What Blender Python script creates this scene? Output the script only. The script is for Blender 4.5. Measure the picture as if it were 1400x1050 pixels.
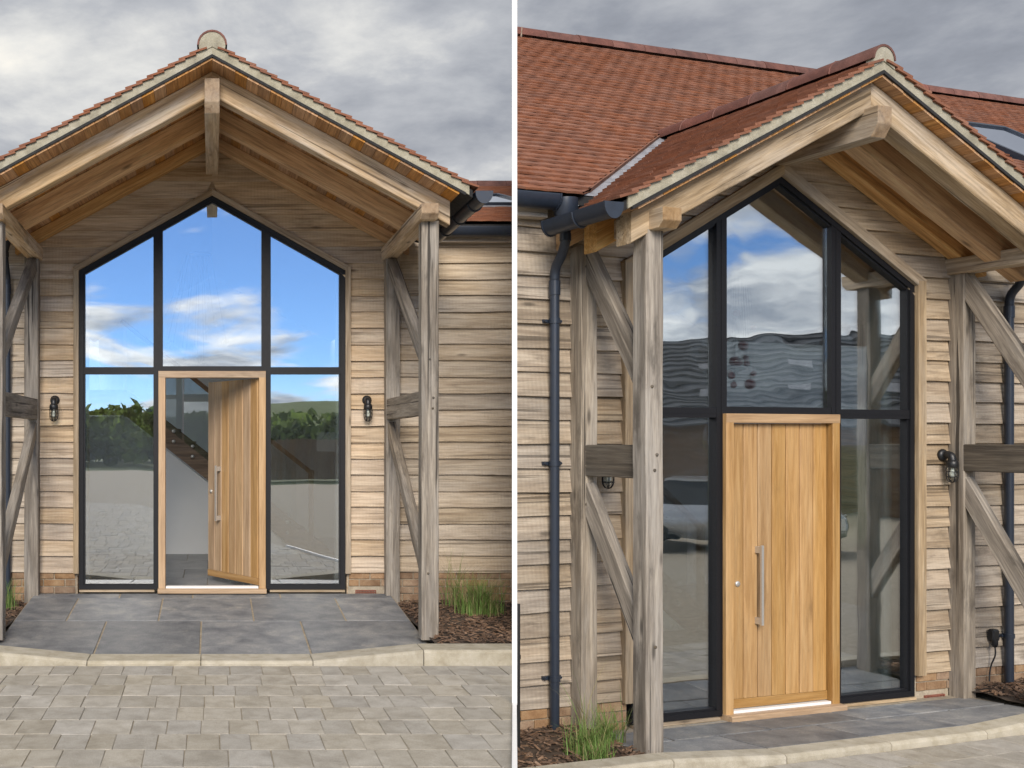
import bpy, bmesh, math, random
from mathutils import Vector, Matrix
for o in list(bpy.data.objects): bpy.data.objects.remove(o)
S = bpy.context.scene; COL = S.collection
R = math.radians
rng = random.Random(7)

# ------------------------------------------------------------------ camera, sky, sun, exposure
KL, KR = 0.90, 1.10                     # size of the two buildings
F, PXX, HOR = 1450.0, 290.0, 600.0      # shift lens: focal length and principal point on a 1400 x 1050 frame
CZ = 1.588 * KL
cam_d = bpy.data.cameras.new('camera'); cam = bpy.data.objects.new('camera', cam_d); COL.objects.link(cam)
cam.location = (0, 0, CZ); cam.rotation_euler = (R(90), 0, 0)
cam_d.sensor_width = 36; cam_d.lens = 36 * F / 1400
cam_d.shift_x = (700 - PXX) / 1400; cam_d.shift_y = (HOR - 525) / 1400
cam_d.clip_end = 2000; S.camera = cam

SUN_TO = Vector((-0.10, -0.84, 0.48)).normalized()
w = bpy.data.worlds.new('World'); S.world = w; w.use_nodes = True
nt = w.node_tree; nt.nodes.clear()
def N(t, k, **kw):
    n = t.nodes.new(k)
    for a, b in kw.items(): setattr(n, a, b)
    return n
def math_n(t, op, a, b=None, c=None, clamp=False):
    n = N(t, 'ShaderNodeMath', operation=op, use_clamp=clamp)
    for i, v in enumerate((a, b, c)):
        if v is None: continue
        if isinstance(v, (int, float)): n.inputs[i].default_value = v
        else: t.links.new(v, n.inputs[i])
    return n.outputs[0]
def ramp(t, fac, stops, interp='LINEAR'):
    n = N(t, 'ShaderNodeValToRGB'); e = n.color_ramp.elements; n.color_ramp.interpolation = interp
    while len(e) < len(stops): e.new(.5)
    for i, (p, c) in enumerate(stops):
        e[i].position = p; e[i].color = (*c, 1) if len(c) == 3 else c
    t.links.new(fac, n.inputs[0]); return n.outputs[0]
def maprange(t, v, a, b, c=0., d=1., smooth=True):
    n = N(t, 'ShaderNodeMapRange', interpolation_type='SMOOTHSTEP' if smooth else 'LINEAR')
    t.links.new(v, n.inputs[0])
    for i, x in enumerate((a, b, c, d)):
        if isinstance(x, (int, float)): n.inputs[i + 1].default_value = x
        else: t.links.new(x, n.inputs[i + 1])
    return n.outputs[0]
def noise(t, vec, scale, detail=4, rough=.55, dist=0., four=None):
    n = N(t, 'ShaderNodeTexNoise'); n.inputs['Scale'].default_value = scale
    n.inputs['Detail'].default_value = detail; n.inputs['Roughness'].default_value = rough; n.inputs['Distortion'].default_value = dist
    if vec is not None: t.links.new(vec, n.inputs['Vector'])
    return n.outputs[0]
def mixc(t, fac, a, b, blend='MIX'):
    n = N(t, 'ShaderNodeMix', data_type='RGBA', blend_type=blend)
    for s, v in ((0, fac), (6, a), (7, b)):
        if isinstance(v, (int, float)): n.inputs[s].default_value = v
        elif isinstance(v, tuple): n.inputs[s].default_value = (*v, 1)
        else: t.links.new(v, n.inputs[s])
    return n.outputs[2]

sky = N(nt, 'ShaderNodeTexSky', sky_type='NISHITA', sun_disc=False)
sky.sun_elevation = math.asin(SUN_TO.z); sky.sun_rotation = math.atan2(SUN_TO.x, SUN_TO.y)
sky.dust_density = 0.0; sky.ozone_density = 6.0; sky.air_density = 0.8; sky.altitude = 2500
tc = N(nt, 'ShaderNodeTexCoord'); sp = N(nt, 'ShaderNodeSeparateXYZ'); nt.links.new(tc.outputs['Generated'], sp.inputs[0])
zz = math_n(nt, 'ADD', math_n(nt, 'MAXIMUM', sp.outputs[2], 0.0), 0.16)
cb = N(nt, 'ShaderNodeCombineXYZ')
nt.links.new(math_n(nt, 'DIVIDE', sp.outputs[0], zz), cb.inputs[0]); nt.links.new(math_n(nt, 'DIVIDE', sp.outputs[1], zz), cb.inputs[1])
mp = N(nt, 'ShaderNodeMapping'); mp.inputs['Location'].default_value = (5.3, 2.6, 0.4); nt.links.new(cb.outputs[0], mp.inputs[0])
n1 = noise(nt, mp.outputs[0], 0.95, 9, .56, .35)
mp2 = N(nt, 'ShaderNodeMapping'); mp2.inputs['Location'].default_value = (9.3, 4.4, 2.0); nt.links.new(cb.outputs[0], mp2.inputs[0])
n2 = noise(nt, mp2.outputs[0], 0.60, 9, .55, .35)
n3 = noise(nt, mp2.outputs[0], 2.0, 8, .60, .2)
over = maprange(nt, sp.outputs[1], -0.88, 0.15)                       # a bank of cloud stands behind the houses, broken sky opposite
lo = maprange(nt, over, 0., 1., 0.465, 0.05, False); hi = maprange(nt, over, 0., 1., 0.56, 0.30, False)
dens = maprange(nt, n1, lo, hi)
dark = ramp(nt, math_n(nt, 'ADD', math_n(nt, 'MULTIPLY', n2, .62), math_n(nt, 'MULTIPLY', n3, .38)),
            [(.37, (.088, .096, .114)), (.45, (.150, .160, .183)), (.52, (.238, .246, .262)), (.58, (.380, .378, .366)), (.65, (.54, .51, .45))])
white = ramp(nt, n3, [(.36, (.26, .29, .34)), (.58, (.80, .80, .79))])
ccol = mixc(nt, over, white, dark)
b1 = N(nt, 'ShaderNodeBackground'); b1.inputs[1].default_value = 0.06; nt.links.new(sky.outputs[0], b1.inputs[0])
b2 = N(nt, 'ShaderNodeBackground'); b2.inputs[1].default_value = 0.74; nt.links.new(ccol, b2.inputs[0])
ms = N(nt, 'ShaderNodeMixShader'); nt.links.new(dens, ms.inputs[0]); nt.links.new(b1.outputs[0], ms.inputs[1]); nt.links.new(b2.outputs[0], ms.inputs[2])
wo = N(nt, 'ShaderNodeOutputWorld'); nt.links.new(ms.outputs[0], wo.inputs[0])

sd = bpy.data.lights.new('sun', 'SUN'); so = bpy.data.objects.new('sun', sd); COL.objects.link(so)
sd.energy = 1.5; sd.angle = R(30); sd.color = (1, .90, .77)
so.rotation_euler = (-SUN_TO).to_track_quat('-Z', 'Y').to_euler()
S.view_settings.view_transform = 'Standard'; S.view_settings.look = 'None'; S.view_settings.gamma = 1
S.view_settings.use_curve_mapping = False; S.view_settings.exposure = 1.55
S.render.engine = 'CYCLES'

# ------------------------------------------------------------------ materials
MATS = {}
def new_mat(name):
    m = bpy.data.materials.new(name); m.use_nodes = True; t = m.node_tree; t.nodes.clear()
    o = N(t, 'ShaderNodeOutputMaterial'); p = N(t, 'ShaderNodeBsdfPrincipled'); t.links.new(p.outputs[0], o.inputs[0])
    MATS[name] = m; return m, t, p
def coords(t, scale, rnd=True, loc=(0, 0, 0)):
    tc = N(t, 'ShaderNodeTexCoord'); v = tc.outputs['Object']
    if rnd:
        oi = N(t, 'ShaderNodeObjectInfo'); a = N(t, 'ShaderNodeVectorMath', operation='ADD')
        t.links.new(v, a.inputs[0]); t.links.new(math_n(t, 'MULTIPLY', oi.outputs['Random'], 53.), a.inputs[1]); v = a.outputs[0]
    m = N(t, 'ShaderNodeMapping'); m.inputs['Scale'].default_value = scale; m.inputs['Location'].default_value = loc
    t.links.new(v, m.inputs[0]); return m.outputs[0]
def rndval(t, amount):
    """random brightness per object, plus per piece through the 'rnd' attribute of joined meshes"""
    oi = N(t, 'ShaderNodeObjectInfo'); at = N(t, 'ShaderNodeAttribute', attribute_name='rnd')
    f = math_n(t, 'FRACT', math_n(t, 'ADD', oi.outputs['Random'], at.outputs['Fac']))
    return f
def bump(t, p, h, strength, dist=.01):
    b = N(t, 'ShaderNodeBump'); b.inputs['Strength'].default_value = strength; b.inputs['Distance'].default_value = dist
    t.links.new(h, b.inputs['Height']); t.links.new(b.outputs[0], p.inputs['Normal'])
def wood(name, dark, mid, light, grey=(.30, .28, .25), greyamt=.5, rough=.8, var=.3, fib=1., knots=True, patch=(.7, 4, 4), saw=0., crack=.35, grain=1., stain=.45):
    m, t, p = new_mat(name)
    v1 = coords(t, (1.1, 16, 16)); v2 = coords(t, patch); v3 = coords(t, (5, 120, 120))
    a = noise(t, v1, 1.0, 7, .6, .6); b = noise(t, v2, 1.3, 5, .6); c = noise(t, v3, 1.0, 3, .6)
    col = ramp(t, a, [(.30, dark), (.48, mid), (.68, light)])
    col = mixc(t, maprange(t, b, .42, .68, 0, greyamt), col, grey)
    col = mixc(t, math_n(t, 'MULTIPLY', maprange(t, c, .5, .72), .35 * fib), col, tuple(x * .45 for x in dark))
    g2 = noise(t, coords(t, (2.2, 46, 46), loc=(3, 1, 8)), 1.0, 5, .65, .3)
    col = mixc(t, math_n(t, 'MULTIPLY', maprange(t, g2, .46, .66), .55 * grain), col, tuple(x * .5 for x in mid))
    col = mixc(t, math_n(t, 'MULTIPLY', maprange(t, g2, .46, .32), .40 * grain), col, tuple(min(.75, x * 1.35) for x in light))
    h = math_n(t, 'SUBTRACT', math_n(t, 'ADD', a, math_n(t, 'MULTIPLY', c, .5)), g2)
    # dark weather stains with a shape of their own
    st = noise(t, coords(t, (1.6, 5, 5), loc=(4, 2, 7)), 1.0, 6, .65)
    col = mixc(t, maprange(t, st, .64 - .12 * stain, .78 - .08 * stain, 0, min(.85, stain)), col, tuple(x * .35 for x in mid))
    if knots:
        vo = N(t, 'ShaderNodeTexVoronoi'); vo.inputs['Scale'].default_value = 1.; t.links.new(coords(t, (1.5, 5.5, 5.5)), vo.inputs['Vector'])
        k = maprange(t, vo.outputs['Distance'], .13, .03)
        col = mixc(t, math_n(t, 'MULTIPLY', k, .8), col, tuple(x * .22 for x in mid))
    ck = noise(t, coords(t, (.40, 24, 24), loc=(1, 5, 3)), 1.0, 4, .55, .3)
    ckm = math_n(t, 'MULTIPLY', maprange(t, ck, .615, .65), crack)
    col = mixc(t, ckm, col, tuple(x * .22 for x in dark)); h = math_n(t, 'SUBTRACT', h, math_n(t, 'MULTIPLY', ckm, 1.5))
    if saw:
        wv = N(t, 'ShaderNodeTexWave'); wv.inputs['Scale'].default_value = 9.; wv.inputs['Distortion'].default_value = 1.5
        t.links.new(coords(t, (1, .1, .1)), wv.inputs['Vector'])
        col = mixc(t, math_n(t, 'MULTIPLY', wv.outputs['Fac'], saw), col, tuple(x * .6 for x in mid))
        h = math_n(t, 'ADD', h, math_n(t, 'MULTIPLY', wv.outputs['Fac'], .4))
    hs = N(t, 'ShaderNodeHueSaturation'); t.links.new(col, hs.inputs['Color'])
    f = rndval(t, 1)
    t.links.new(maprange(t, f, 0., 1., 1 - var, 1 + var, False), hs.inputs['Value'])
    f2 = math_n(t, 'FRACT', math_n(t, 'MULTIPLY', f, 7.31)); t.links.new(maprange(t, f2, 0., 1., .8, 1.2, False), hs.inputs['Saturation'])
    t.links.new(hs.outputs[0], p.inputs['Base Color']); p.inputs['Roughness'].default_value = rough
    bump(t, p, h, .5, .006)
    return m
def stone(name, c1, c2, c3, scale=6, fine=90, rough=.85, var=.15, bs=.4, spots=None, sat=.1, bd=.008, samt=.7):
    m, t, p = new_mat(name)
    v = coords(t, (1, 1, 1))
    a = noise(t, v, scale, 7, .6, .3); c = noise(t, v, fine, 3, .6)
    col = ramp(t, a, [(.32, c1), (.5, c2), (.68, c3)])
    col = mixc(t, math_n(t, 'MULTIPLY', maprange(t, c, .35, .7), .35), col, tuple(x * .55 for x in c1))
    if spots:
        s = noise(t, v, scale * .55, 8, .7); col = mixc(t, maprange(t, s, .58, .72, 0, samt), col, spots)
    hs = N(t, 'ShaderNodeHueSaturation'); t.links.new(col, hs.inputs['Color']); f = rndval(t, 1)
    t.links.new(maprange(t, f, 0., 1., 1 - var, 1 + var, False), hs.inputs['Value'])
    t.links.new(maprange(t, math_n(t, 'FRACT', math_n(t, 'MULTIPLY', f, 5.77)), 0., 1., 1 - sat, 1 + sat, False), hs.inputs['Saturation'])
    t.links.new(hs.outputs[0], p.inputs['Base Color']); p.inputs['Roughness'].default_value = rough
    bump(t, p, math_n(t, 'ADD', a, math_n(t, 'MULTIPLY', c, .6)), bs, bd)
    return m
def plain(name, c, rough=.5, metal=0., nscale=30, amt=.15, coat=0.):
    m, t, p = new_mat(name)
    a = noise(t, coords(t, (1, 1, 1)), nscale, 5, .6)
    t.links.new(mixc(t, maprange(t, a, .35, .7, 0, amt), c, tuple(x * .55 for x in c)), p.inputs['Base Color'])
    t.links.new(maprange(t, a, .3, .7, rough * .85, min(1, rough * 1.2), False), p.inputs['Roughness']); p.inputs['Metallic'].default_value = metal
    p.inputs['Coat Weight'].default_value = coat
    return m
def glass(name, refl, tint=(.9, .95, .95), bumpd=0.0, bscale=2.2, mix_fres=.3, boost=0):
    m, t, p = new_mat(name); t.nodes.remove(p)
    o = [n for n in t.nodes if n.type == 'OUTPUT_MATERIAL'][0]
    tr = N(t, 'ShaderNodeBsdfTransparent'); tr.inputs[0].default_value = (*tint, 1)
    gl = N(t, 'ShaderNodeBsdfAnisotropic') if False else N(t, 'ShaderNodeBsdfGlossy'); gl.inputs['Roughness'].default_value = 0.0
    gl.inputs[0].default_value = (.95, .97, 1, 1)
    lw = N(t, 'ShaderNodeLayerWeight'); lw.inputs[0].default_value = .35
    fac = math_n(t, 'ADD', math_n(t, 'MULTIPLY', lw.outputs['Fresnel'], mix_fres), refl, clamp=True)
    if bumpd:
        b = N(t, 'ShaderNodeBump'); b.inputs['Strength'].default_value = 1.; b.inputs['Distance'].default_value = bumpd
        t.links.new(noise(t, coords(t, (1, 1, 1.4)), bscale, 1, .4, .4), b.inputs['Height']); t.links.new(b.outputs[0], gl.inputs['Normal'])
    mx = N(t, 'ShaderNodeMixShader'); t.links.new(fac, mx.inputs[0]); t.links.new(tr.outputs[0], mx.inputs[1]); t.links.new(gl.outputs[0], mx.inputs[2])
    t.links.new(mx.outputs[0], o.inputs[0]); return m

wood('board', (.29, .230, .168), (.455, .375, .285), (.57, .49, .385), grey=(.54, .48, .405), greyamt=.75, var=.13, saw=.04, crack=.5, grain=.85, stain=.5)
wood('board_warm', (.34, .245, .155), (.51, .390, .270), (.62, .495, .360), grey=(.59, .495, .385), greyamt=.6, var=.12, saw=.04, crack=.5, grain=.85, stain=.5)  # warmer board tone, for the wall core and the boards inside the porch
wood('board_warm_grey', (.235, .175, .115), (.375, .292, .203), (.485, .395, .290), grey=(.44, .375, .29), greyamt=.6, var=.14, saw=.04, crack=.6, grain=.9, stain=.7)  # warmer version of the grey boards, inside the closed door porch
wood('post_oak', (.105, .086, .066), (.215, .183, .145), (.36, .315, .255), grey=(.31, .285, .25), greyamt=.7, var=.15, crack=.85, patch=(.9, 6, 6), grain=.9, stain=.85)
wood('board_grey', (.20, .155, .110), (.345, .278, .205), (.455, .385, .295), grey=(.41, .355, .285), greyamt=.75, var=.17, saw=.05, crack=.6, grain=.95, stain=.8)
wood('rafter_grey', (.22, .155, .090), (.365, .275, .175), (.49, .39, .275), grey=(.46, .40, .325), greyamt=.8, var=.10, crack=.7, stain=.7)
wood('rail_oak', (.060, .048, .036), (.110, .090, .066), (.17, .145, .11), grey=(.14, .13, .11), greyamt=.6, var=.12)  # darker oak than the posts, also used for the pegs
wood('rafter_oak', (.33, .215, .11), (.52, .365, .205), (.64, .49, .32), grey=(.62, .55, .46), greyamt=.8, var=.10, crack=.7)
wood('inner_oak', (.36, .175, .055), (.60, .330, .120), (.72, .45, .20), grey=(.66, .43, .20), greyamt=.4, var=.10)
wood('soffit_oak', (.30, .145, .055), (.46, .240, .098), (.55, .32, .145), grey=(.44, .26, .13), greyamt=.4, var=.14, knots=False)
wood('trim_oak', (.22, .155, .09), (.36, .27, .17), (.47, .37, .25), grey=(.36, .31, .245), greyamt=.6, var=.10)
wood('door_oak', (.29, .170, .075), (.405, .255, .125), (.48, .325, .175), grey=(.44, .29, .15), greyamt=.3, rough=.45, var=.12, fib=.7, knots=False, crack=.12, grain=.5)
wood('stair_oak', (.14, .075, .032), (.24, .13, .055), (.30, .18, .08), greyamt=.1, rough=.4, var=.05, knots=False)
wood('fence_oak', (.10, .06, .035), (.19, .115, .065), (.26, .17, .10), greyamt=.3, var=.2, knots=False)
stone('tile', (.165, .066, .037), (.235, .097, .054), (.29, .127, .073), scale=6, fine=140, rough=.9, var=.10, sat=.08, spots=(.15, .062, .042), samt=.35)
stone('ridge', (.10, .040, .031), (.155, .062, .046), (.21, .090, .068), scale=7, fine=120, rough=.8, var=.16, spots=(.08, .04, .04))
wood('end_oak', (.20, .125, .062), (.30, .20, .11), (.38, .27, .16), greyamt=.3, var=.05, knots=False, crack=.2, grain=.3, fib=.3, patch=(3, 3, 3))
stone('mortar', (.26, .24, .18), (.36, .335, .255), (.43, .405, .32), scale=10, fine=150, rough=.95, var=.05, bs=.8)
stone('joint', (.25, .205, .145), (.34, .285, .205), (.42, .36, .27), scale=14, fine=150, rough=.95, var=.05)
stone('brick', (.21, .125, .070), (.32, .205, .120), (.41, .290, .180), scale=7, fine=110, rough=.92, var=.2, sat=.15, spots=(.45, .36, .26))
stone('brick_mortar', (.30, .25, .18), (.40, .34, .25), (.47, .41, .31), scale=12, rough=.95, var=.05)
stone('airbrick', (.16, .05, .03), (.24, .075, .045), (.30, .10, .06), scale=9, var=.1)
stone('slate', (.115, .124, .138), (.195, .203, .211), (.29, .288, .278), scale=4.5, fine=75, rough=.6, var=.20, bs=.7, spots=(.33, .315, .28), sat=.12, samt=.8)
stone('kerbstone', (.36, .32, .24), (.46, .42, .33), (.54, .50, .41), scale=8, fine=230, rough=.95, var=.06, bs=.9)
stone('paver', (.315, .288, .238), (.395, .365, .308), (.465, .436, .378), scale=7, fine=140, rough=.9, var=.10, bs=.7, sat=.25, spots=(.24, .215, .175))
stone('paver_joint', (.24, .205, .15), (.32, .28, .215), (.39, .345, .27), scale=14, rough=.95, var=.05)
stone('yard', (.20, .19, .16), (.27, .25, .21), (.33, .31, .27), scale=3, fine=70, rough=.95, var=.0)
stone('soil', (.035, .024, .016), (.065, .045, .030), (.10, .07, .05), scale=20, rough=1, var=0)
stone('chip', (.07, .040, .024), (.15, .092, .058), (.26, .17, .11), scale=12, rough=.95, var=.5)
stone('field', (.05, .075, .02), (.08, .11, .03), (.12, .15, .05), scale=.6, fine=20, rough=1, var=0)
stone('lead', (.20, .205, .225), (.29, .295, .32), (.37, .375, .40), scale=5, rough=.6, var=.06)
stone('floor_tile', (.14, .145, .155), (.21, .215, .225), (.28, .28, .285), scale=3, rough=.32, var=.10)
stone('leaf_far', (.09, .14, .035), (.16, .23, .065), (.23, .30, .11), scale=.8, rough=.9, var=.45)
_t = MATS['leaf_far'].node_tree; _p = _t.nodes['Principled BSDF']; _tl = N(_t, 'ShaderNodeBsdfTranslucent'); _mx = N(_t, 'ShaderNodeMixShader'); _mx.inputs[0].default_value = .5
_t.links.new(_p.inputs['Base Color'].links[0].from_socket, _tl.inputs[0]); _t.links.new(_p.outputs[0], _mx.inputs[1]); _t.links.new(_tl.outputs[0], _mx.inputs[2])
_t.links.new(_mx.outputs[0], [n for n in _t.nodes if n.type == 'OUTPUT_MATERIAL'][0].inputs[0])
stone('roof_sheet', (.060, .064, .072), (.095, .100, .110), (.14, .146, .158), scale=3, rough=.5, var=.25)
plain('aluminium', (.0085, .009, .0115), .5, 0, 60, .2).node_tree.nodes['Principled BSDF'].inputs['Specular IOR Level'].default_value = .3
plain('gutter', (.022, .030, .046), .33, 0, 25, .35)
plain('black_metal', (.012, .013, .015), .4, 0, 40, .3)
plain('membrane', (.018, .018, .019), .9)
plain('steel', (.62, .61, .58), .38, .7, 60, .15)
plain('white_trim', (.80, .80, .79), .35, 0, 20, .03)
plain('white_wall', (.82, .83, .84), .8, 0, 3, .05)
plain('post_white', (.88, .88, .87), .5, 0, 8, .02)
plain('bulb', (.80, .78, .70), .3)
plain('car_silver', (.50, .52, .55), .25, .5, 5, .05, .8)
plain('car_blue', (.035, .08, .22), .25, .3, 5, .05, .8)
plain('car_white', (.78, .79, .80), .25, 0, 5, .03, .8)
plain('car_glass', (.01, .012, .014), .05)
plain('tyre', (.015, .015, .016), .85)
plain('globe_red', (.48, .02, .03), .06, 0, 5, .1, .5)
plain('blade', (.12, .21, .04), .7, 0, 8, .5)
plain('blade_dry', (.27, .24, .11), .8, 0, 8, .4)
glass('pane_left', .40, tint=(.86, .90, .91), bumpd=.0006, bscale=1.3)
glass('pane_right', .40, tint=(.82, .88, .88), bumpd=.0015, bscale=2.2)
glass('clear_glass', .06)
glass('rooflight_glass', .92)

# ------------------------------------------------------------------ geometry helpers
def empty(name, loc=(0, 0, 0), rz=0, parent=None, scale=1):
    o = bpy.data.objects.new(name, None); COL.objects.link(o); o.location = loc; o.rotation_euler = (0, 0, rz); o.scale = (scale,) * 3
    o.empty_display_size = .2
    if parent: o.parent = parent
    return o
def tag(o, label, cat, group=None, kind=None):
    if label: o['label'] = label
    if cat: o['category'] = cat
    if group: o['group'] = group
    if kind: o['kind'] = kind
    return o
def link(name, me, mat, parent=None, M=None):
    o = bpy.data.objects.new(name, me); COL.objects.link(o)
    if mat and not me.materials: me.materials.append(MATS[mat])
    if parent: o.parent = parent
    if M is not None: o.matrix_local = M
    return o
BOXF = [(0, 3, 2, 1), (4, 5, 6, 7), (0, 1, 5, 4), (1, 2, 6, 5), (2, 3, 7, 6), (3, 0, 4, 7)]
class MB:
    def __init__(s): s.v = []; s.f = []; s.r = []; s.sm = []
    def raw(s, v, f, rnd=0., smooth=False):
        n = len(s.v); s.v += [tuple(a) for a in v]; s.f += [tuple(i + n for i in q) for q in f]; s.r += [rnd] * len(f); s.sm += [smooth] * len(f)
    def box(s, a, b, rnd=0., M=None):
        x0, y0, z0 = a; x1, y1, z1 = b
        v = [Vector(p) for p in ((x0, y0, z0), (x1, y0, z0), (x1, y1, z0), (x0, y1, z0), (x0, y0, z1), (x1, y0, z1), (x1, y1, z1), (x0, y1, z1))]
        if M: v = [M @ p for p in v]
        s.raw(v, BOXF, rnd)
    def prism(s, poly, y0, y1, rnd=0.):
        """polygon in x,z (counter-clockwise seen from -y), extruded from y0 (front) to y1"""
        n = len(poly)
        v = [(x, y0, z) for x, z in poly] + [(x, y1, z) for x, z in poly]
        s.raw(v, [tuple(range(n)), tuple(reversed(range(n, 2 * n)))] + [(i, i + n, (i + 1) % n + n, (i + 1) % n) for i in range(n)], rnd)
    def tube(s, pts, r, seg=10, cap=True, rnd=0.):
        pts = [Vector(p) for p in pts]; rs = r if isinstance(r, (list, tuple)) else [r] * len(pts)
        rings = []; prev = None
        for i, p in enumerate(pts):
            d = (pts[min(i + 1, len(pts) - 1)] - pts[max(i - 1, 0)]).normalized()
            a = Vector((0, 0, 1)) if abs(d.z) < .9 else Vector((1, 0, 0))
            if prev is not None: a = prev
            u = (a - d * a.dot(d)).normalized(); prev = u; q = d.cross(u)
            rings.append([p + (u * math.cos(2 * math.pi * k / seg) + q * math.sin(2 * math.pi * k / seg)) * rs[i] for k in range(seg)])
        v = [x for g in rings for x in g]; f = []
        for i in range(len(rings) - 1):
            for k in range(seg):
                f.append((i * seg + k, i * seg + (k + 1) % seg, (i + 1) * seg + (k + 1) % seg, (i + 1) * seg + k))
        s.raw(v, f, rnd, True)
        if cap:
            n = len(v); s.raw(rings[0], [tuple(reversed(range(seg)))], rnd); s.raw(rings[-1], [tuple(range(seg))], rnd)
    def lathe(s, prof, seg=16, M=None, rnd=0.):
        v = []; f = []
        for r, z in prof:
            for k in range(seg):
                a = 2 * math.pi * k / seg; p = Vector((r * math.cos(a), r * math.sin(a), z)); v.append(M @ p if M else p)
        for i in range(len(prof) - 1):
            for k in range(seg): f.append((i * seg + k, i * seg + (k + 1) % seg, (i + 1) * seg + (k + 1) % seg, (i + 1) * seg + k))
        s.raw(v, f, rnd, True)
    def mesh(s, name, attr=False):
        me = bpy.data.meshes.new(name); me.from_pydata(s.v, [], s.f); me.update()
        me.polygons.foreach_set('use_smooth', s.sm)
        if attr:
            a = me.attributes.new('rnd', 'FLOAT', 'FACE'); a.data.foreach_set('value', s.r)
        return me
    def build(s, name, mat, parent=None, M=None, attr=False):
        return link(name, s.mesh(name, attr), mat, parent, M)
def frame(d, up):
    x = d.normalized(); z = (Vector(up) - x * Vector(up).dot(x)).normalized(); y = z.cross(x)
    return x, y, z
def timber(name, parent, p0, p1, wy, hz, mat, up=(0, 0, 1), cham=.007, jit=.0022, k0=0., k1=0., label=None):
    """squared timber along local x; k0,k1 slant the end cuts (dx per dz)"""
    p0 = Vector(p0); p1 = Vector(p1); L = (p1 - p0).length; x, y, z = frame(p1 - p0, up)
    n = max(2, int(L / .28)); c = cham; a, b = wy / 2, hz / 2
    sec = [(-a + c, -b), (a - c, -b), (a, -b + c), (a, b - c), (a - c, b), (-a + c, b), (-a, b - c), (-a, -b + c)]
    v = []; f = []
    for i in range(n + 1):
        t = i / n; jy, jz = rng.uniform(-jit, jit), rng.uniform(-jit, jit)
        for (u, q) in sec:
            k = k0 * (1 - t) + k1 * t
            v.append((-L / 2 + L * t + k * q, u + jy + rng.uniform(-jit, jit) * .4, q + jz + rng.uniform(-jit, jit) * .4))
    for i in range(n):
        for k in range(8): f.append((i * 8 + k, i * 8 + (k + 1) % 8, (i + 1) * 8 + (k + 1) % 8, (i + 1) * 8 + k))
    f.append(tuple(reversed(range(8)))); f.append(tuple(range(n * 8, n * 8 + 8)))
    M = Matrix(((x.x, y.x, z.x, 0), (x.y, y.y, z.y, 0), (x.z, y.z, z.z, 0), (0, 0, 0, 1))); M.translation = (p0 + p1) / 2
    me = bpy.data.meshes.new(name); me.from_pydata(v, [], f); me.update()
    o = link(name, me, mat, parent, M)
    if label: o['label'] = label
    return o
def board(parent, z, gauge, xb0, xb1, xt0, xt1, mat, y=0., M0=None):
    """feather-edge weatherboard; ends may be cut on a slope (bottom x, top x)"""
    H = gauge + .028; xm = (xb0 + xb1) / 2; L = xb1 - xb0
    n = max(2, int(abs(L) / .22)); v = []; f = []
    tilt = rng.uniform(-.0035, .0035); ph = rng.uniform(0, 6); thick = rng.uniform(.034, .044)
    for i in range(n + 1):
        t = i / n
        wob = .0042 * math.sin(ph + t * L * 2.6) + rng.uniform(-.0032, .0032) + tilt * (t - .5)
        b = xb0 + (xb1 - xb0) * t - xm; q = xt0 + (xt1 - xt0) * t - xm; wy = rng.uniform(-.0015, .0015)
        v += [(b, -thick + wy, wob), (q, -.008, H), (q, 0, H), (b, -.010, wob), (b, -thick + .003 + wy, wob - .002)]
    for i in range(n):
        for k in range(5): f.append((i * 5 + k, (i + 1) * 5 + k, (i + 1) * 5 + (k + 1) % 5, i * 5 + (k + 1) % 5))
    f.append((0, 1, 2, 3, 4)); f.append(tuple(reversed(range(n * 5, n * 5 + 5))))
    me = bpy.data.meshes.new('weatherboard'); me.from_pydata(v, [], f); me.update()
    bm = bmesh.new(); bm.from_mesh(me); bmesh.ops.recalc_face_normals(bm, faces=bm.faces); bm.to_mesh(me); bm.free()
    M = Matrix.Translation((xm, y, z))
    return link('weatherboard', me, mat, parent, (M0 @ M) if M0 else M)
def end_faces(o):
    o.data.materials.append(MATS['end_oak'])
    for p in o.data.polygons:
        if abs(p.normal.x) > .55: p.material_index = 1
def bevel_box_mesh(name, sx, sy, sz, bev):
    bm = bmesh.new(); bmesh.ops.create_cube(bm, size=1); bmesh.ops.scale(bm, vec=(sx, sy, sz), verts=bm.verts)
    bmesh.ops.bevel(bm, geom=[e for e in bm.edges], offset=bev, segments=1, affect='EDGES')
    me = bpy.data.meshes.new(name); bm.to_mesh(me); bm.free(); return me
def tile_data(wd=.1642, ln=.150, th=.016, camber=.003):
    v = []; f = []
    xs = [-.5, -.17, .17, .5]
    for top in (0, 1):
        for j in (0, 1):
            for i, x in enumerate(xs):
                cz = camber * (1 - (2 * x) ** 2)
                v.append((x * wd, j * ln, cz + (th if top else 0)))
    for i in range(3):
        f.append((8 + i, 8 + i + 1, 12 + i + 1, 12 + i)); f.append((i + 1, i, 4 + i, 5 + i))
        f.append((i, i + 1, 9 + i, 8 + i)); f.append((5 + i, 4 + i, 12 + i, 13 + i))
    f.append((0, 8, 12, 4)); f.append((3, 7, 15, 11))
    return v, f
TV, TF = tile_data()
TILE = {}
def tile_mesh():
    if 'm' not in TILE:
        b = MB(); b.raw(TV, TF); TILE['m'] = b.mesh('roof_tile'); TILE['m'].materials.append(MATS['tile'])
    return TILE['m']
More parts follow.
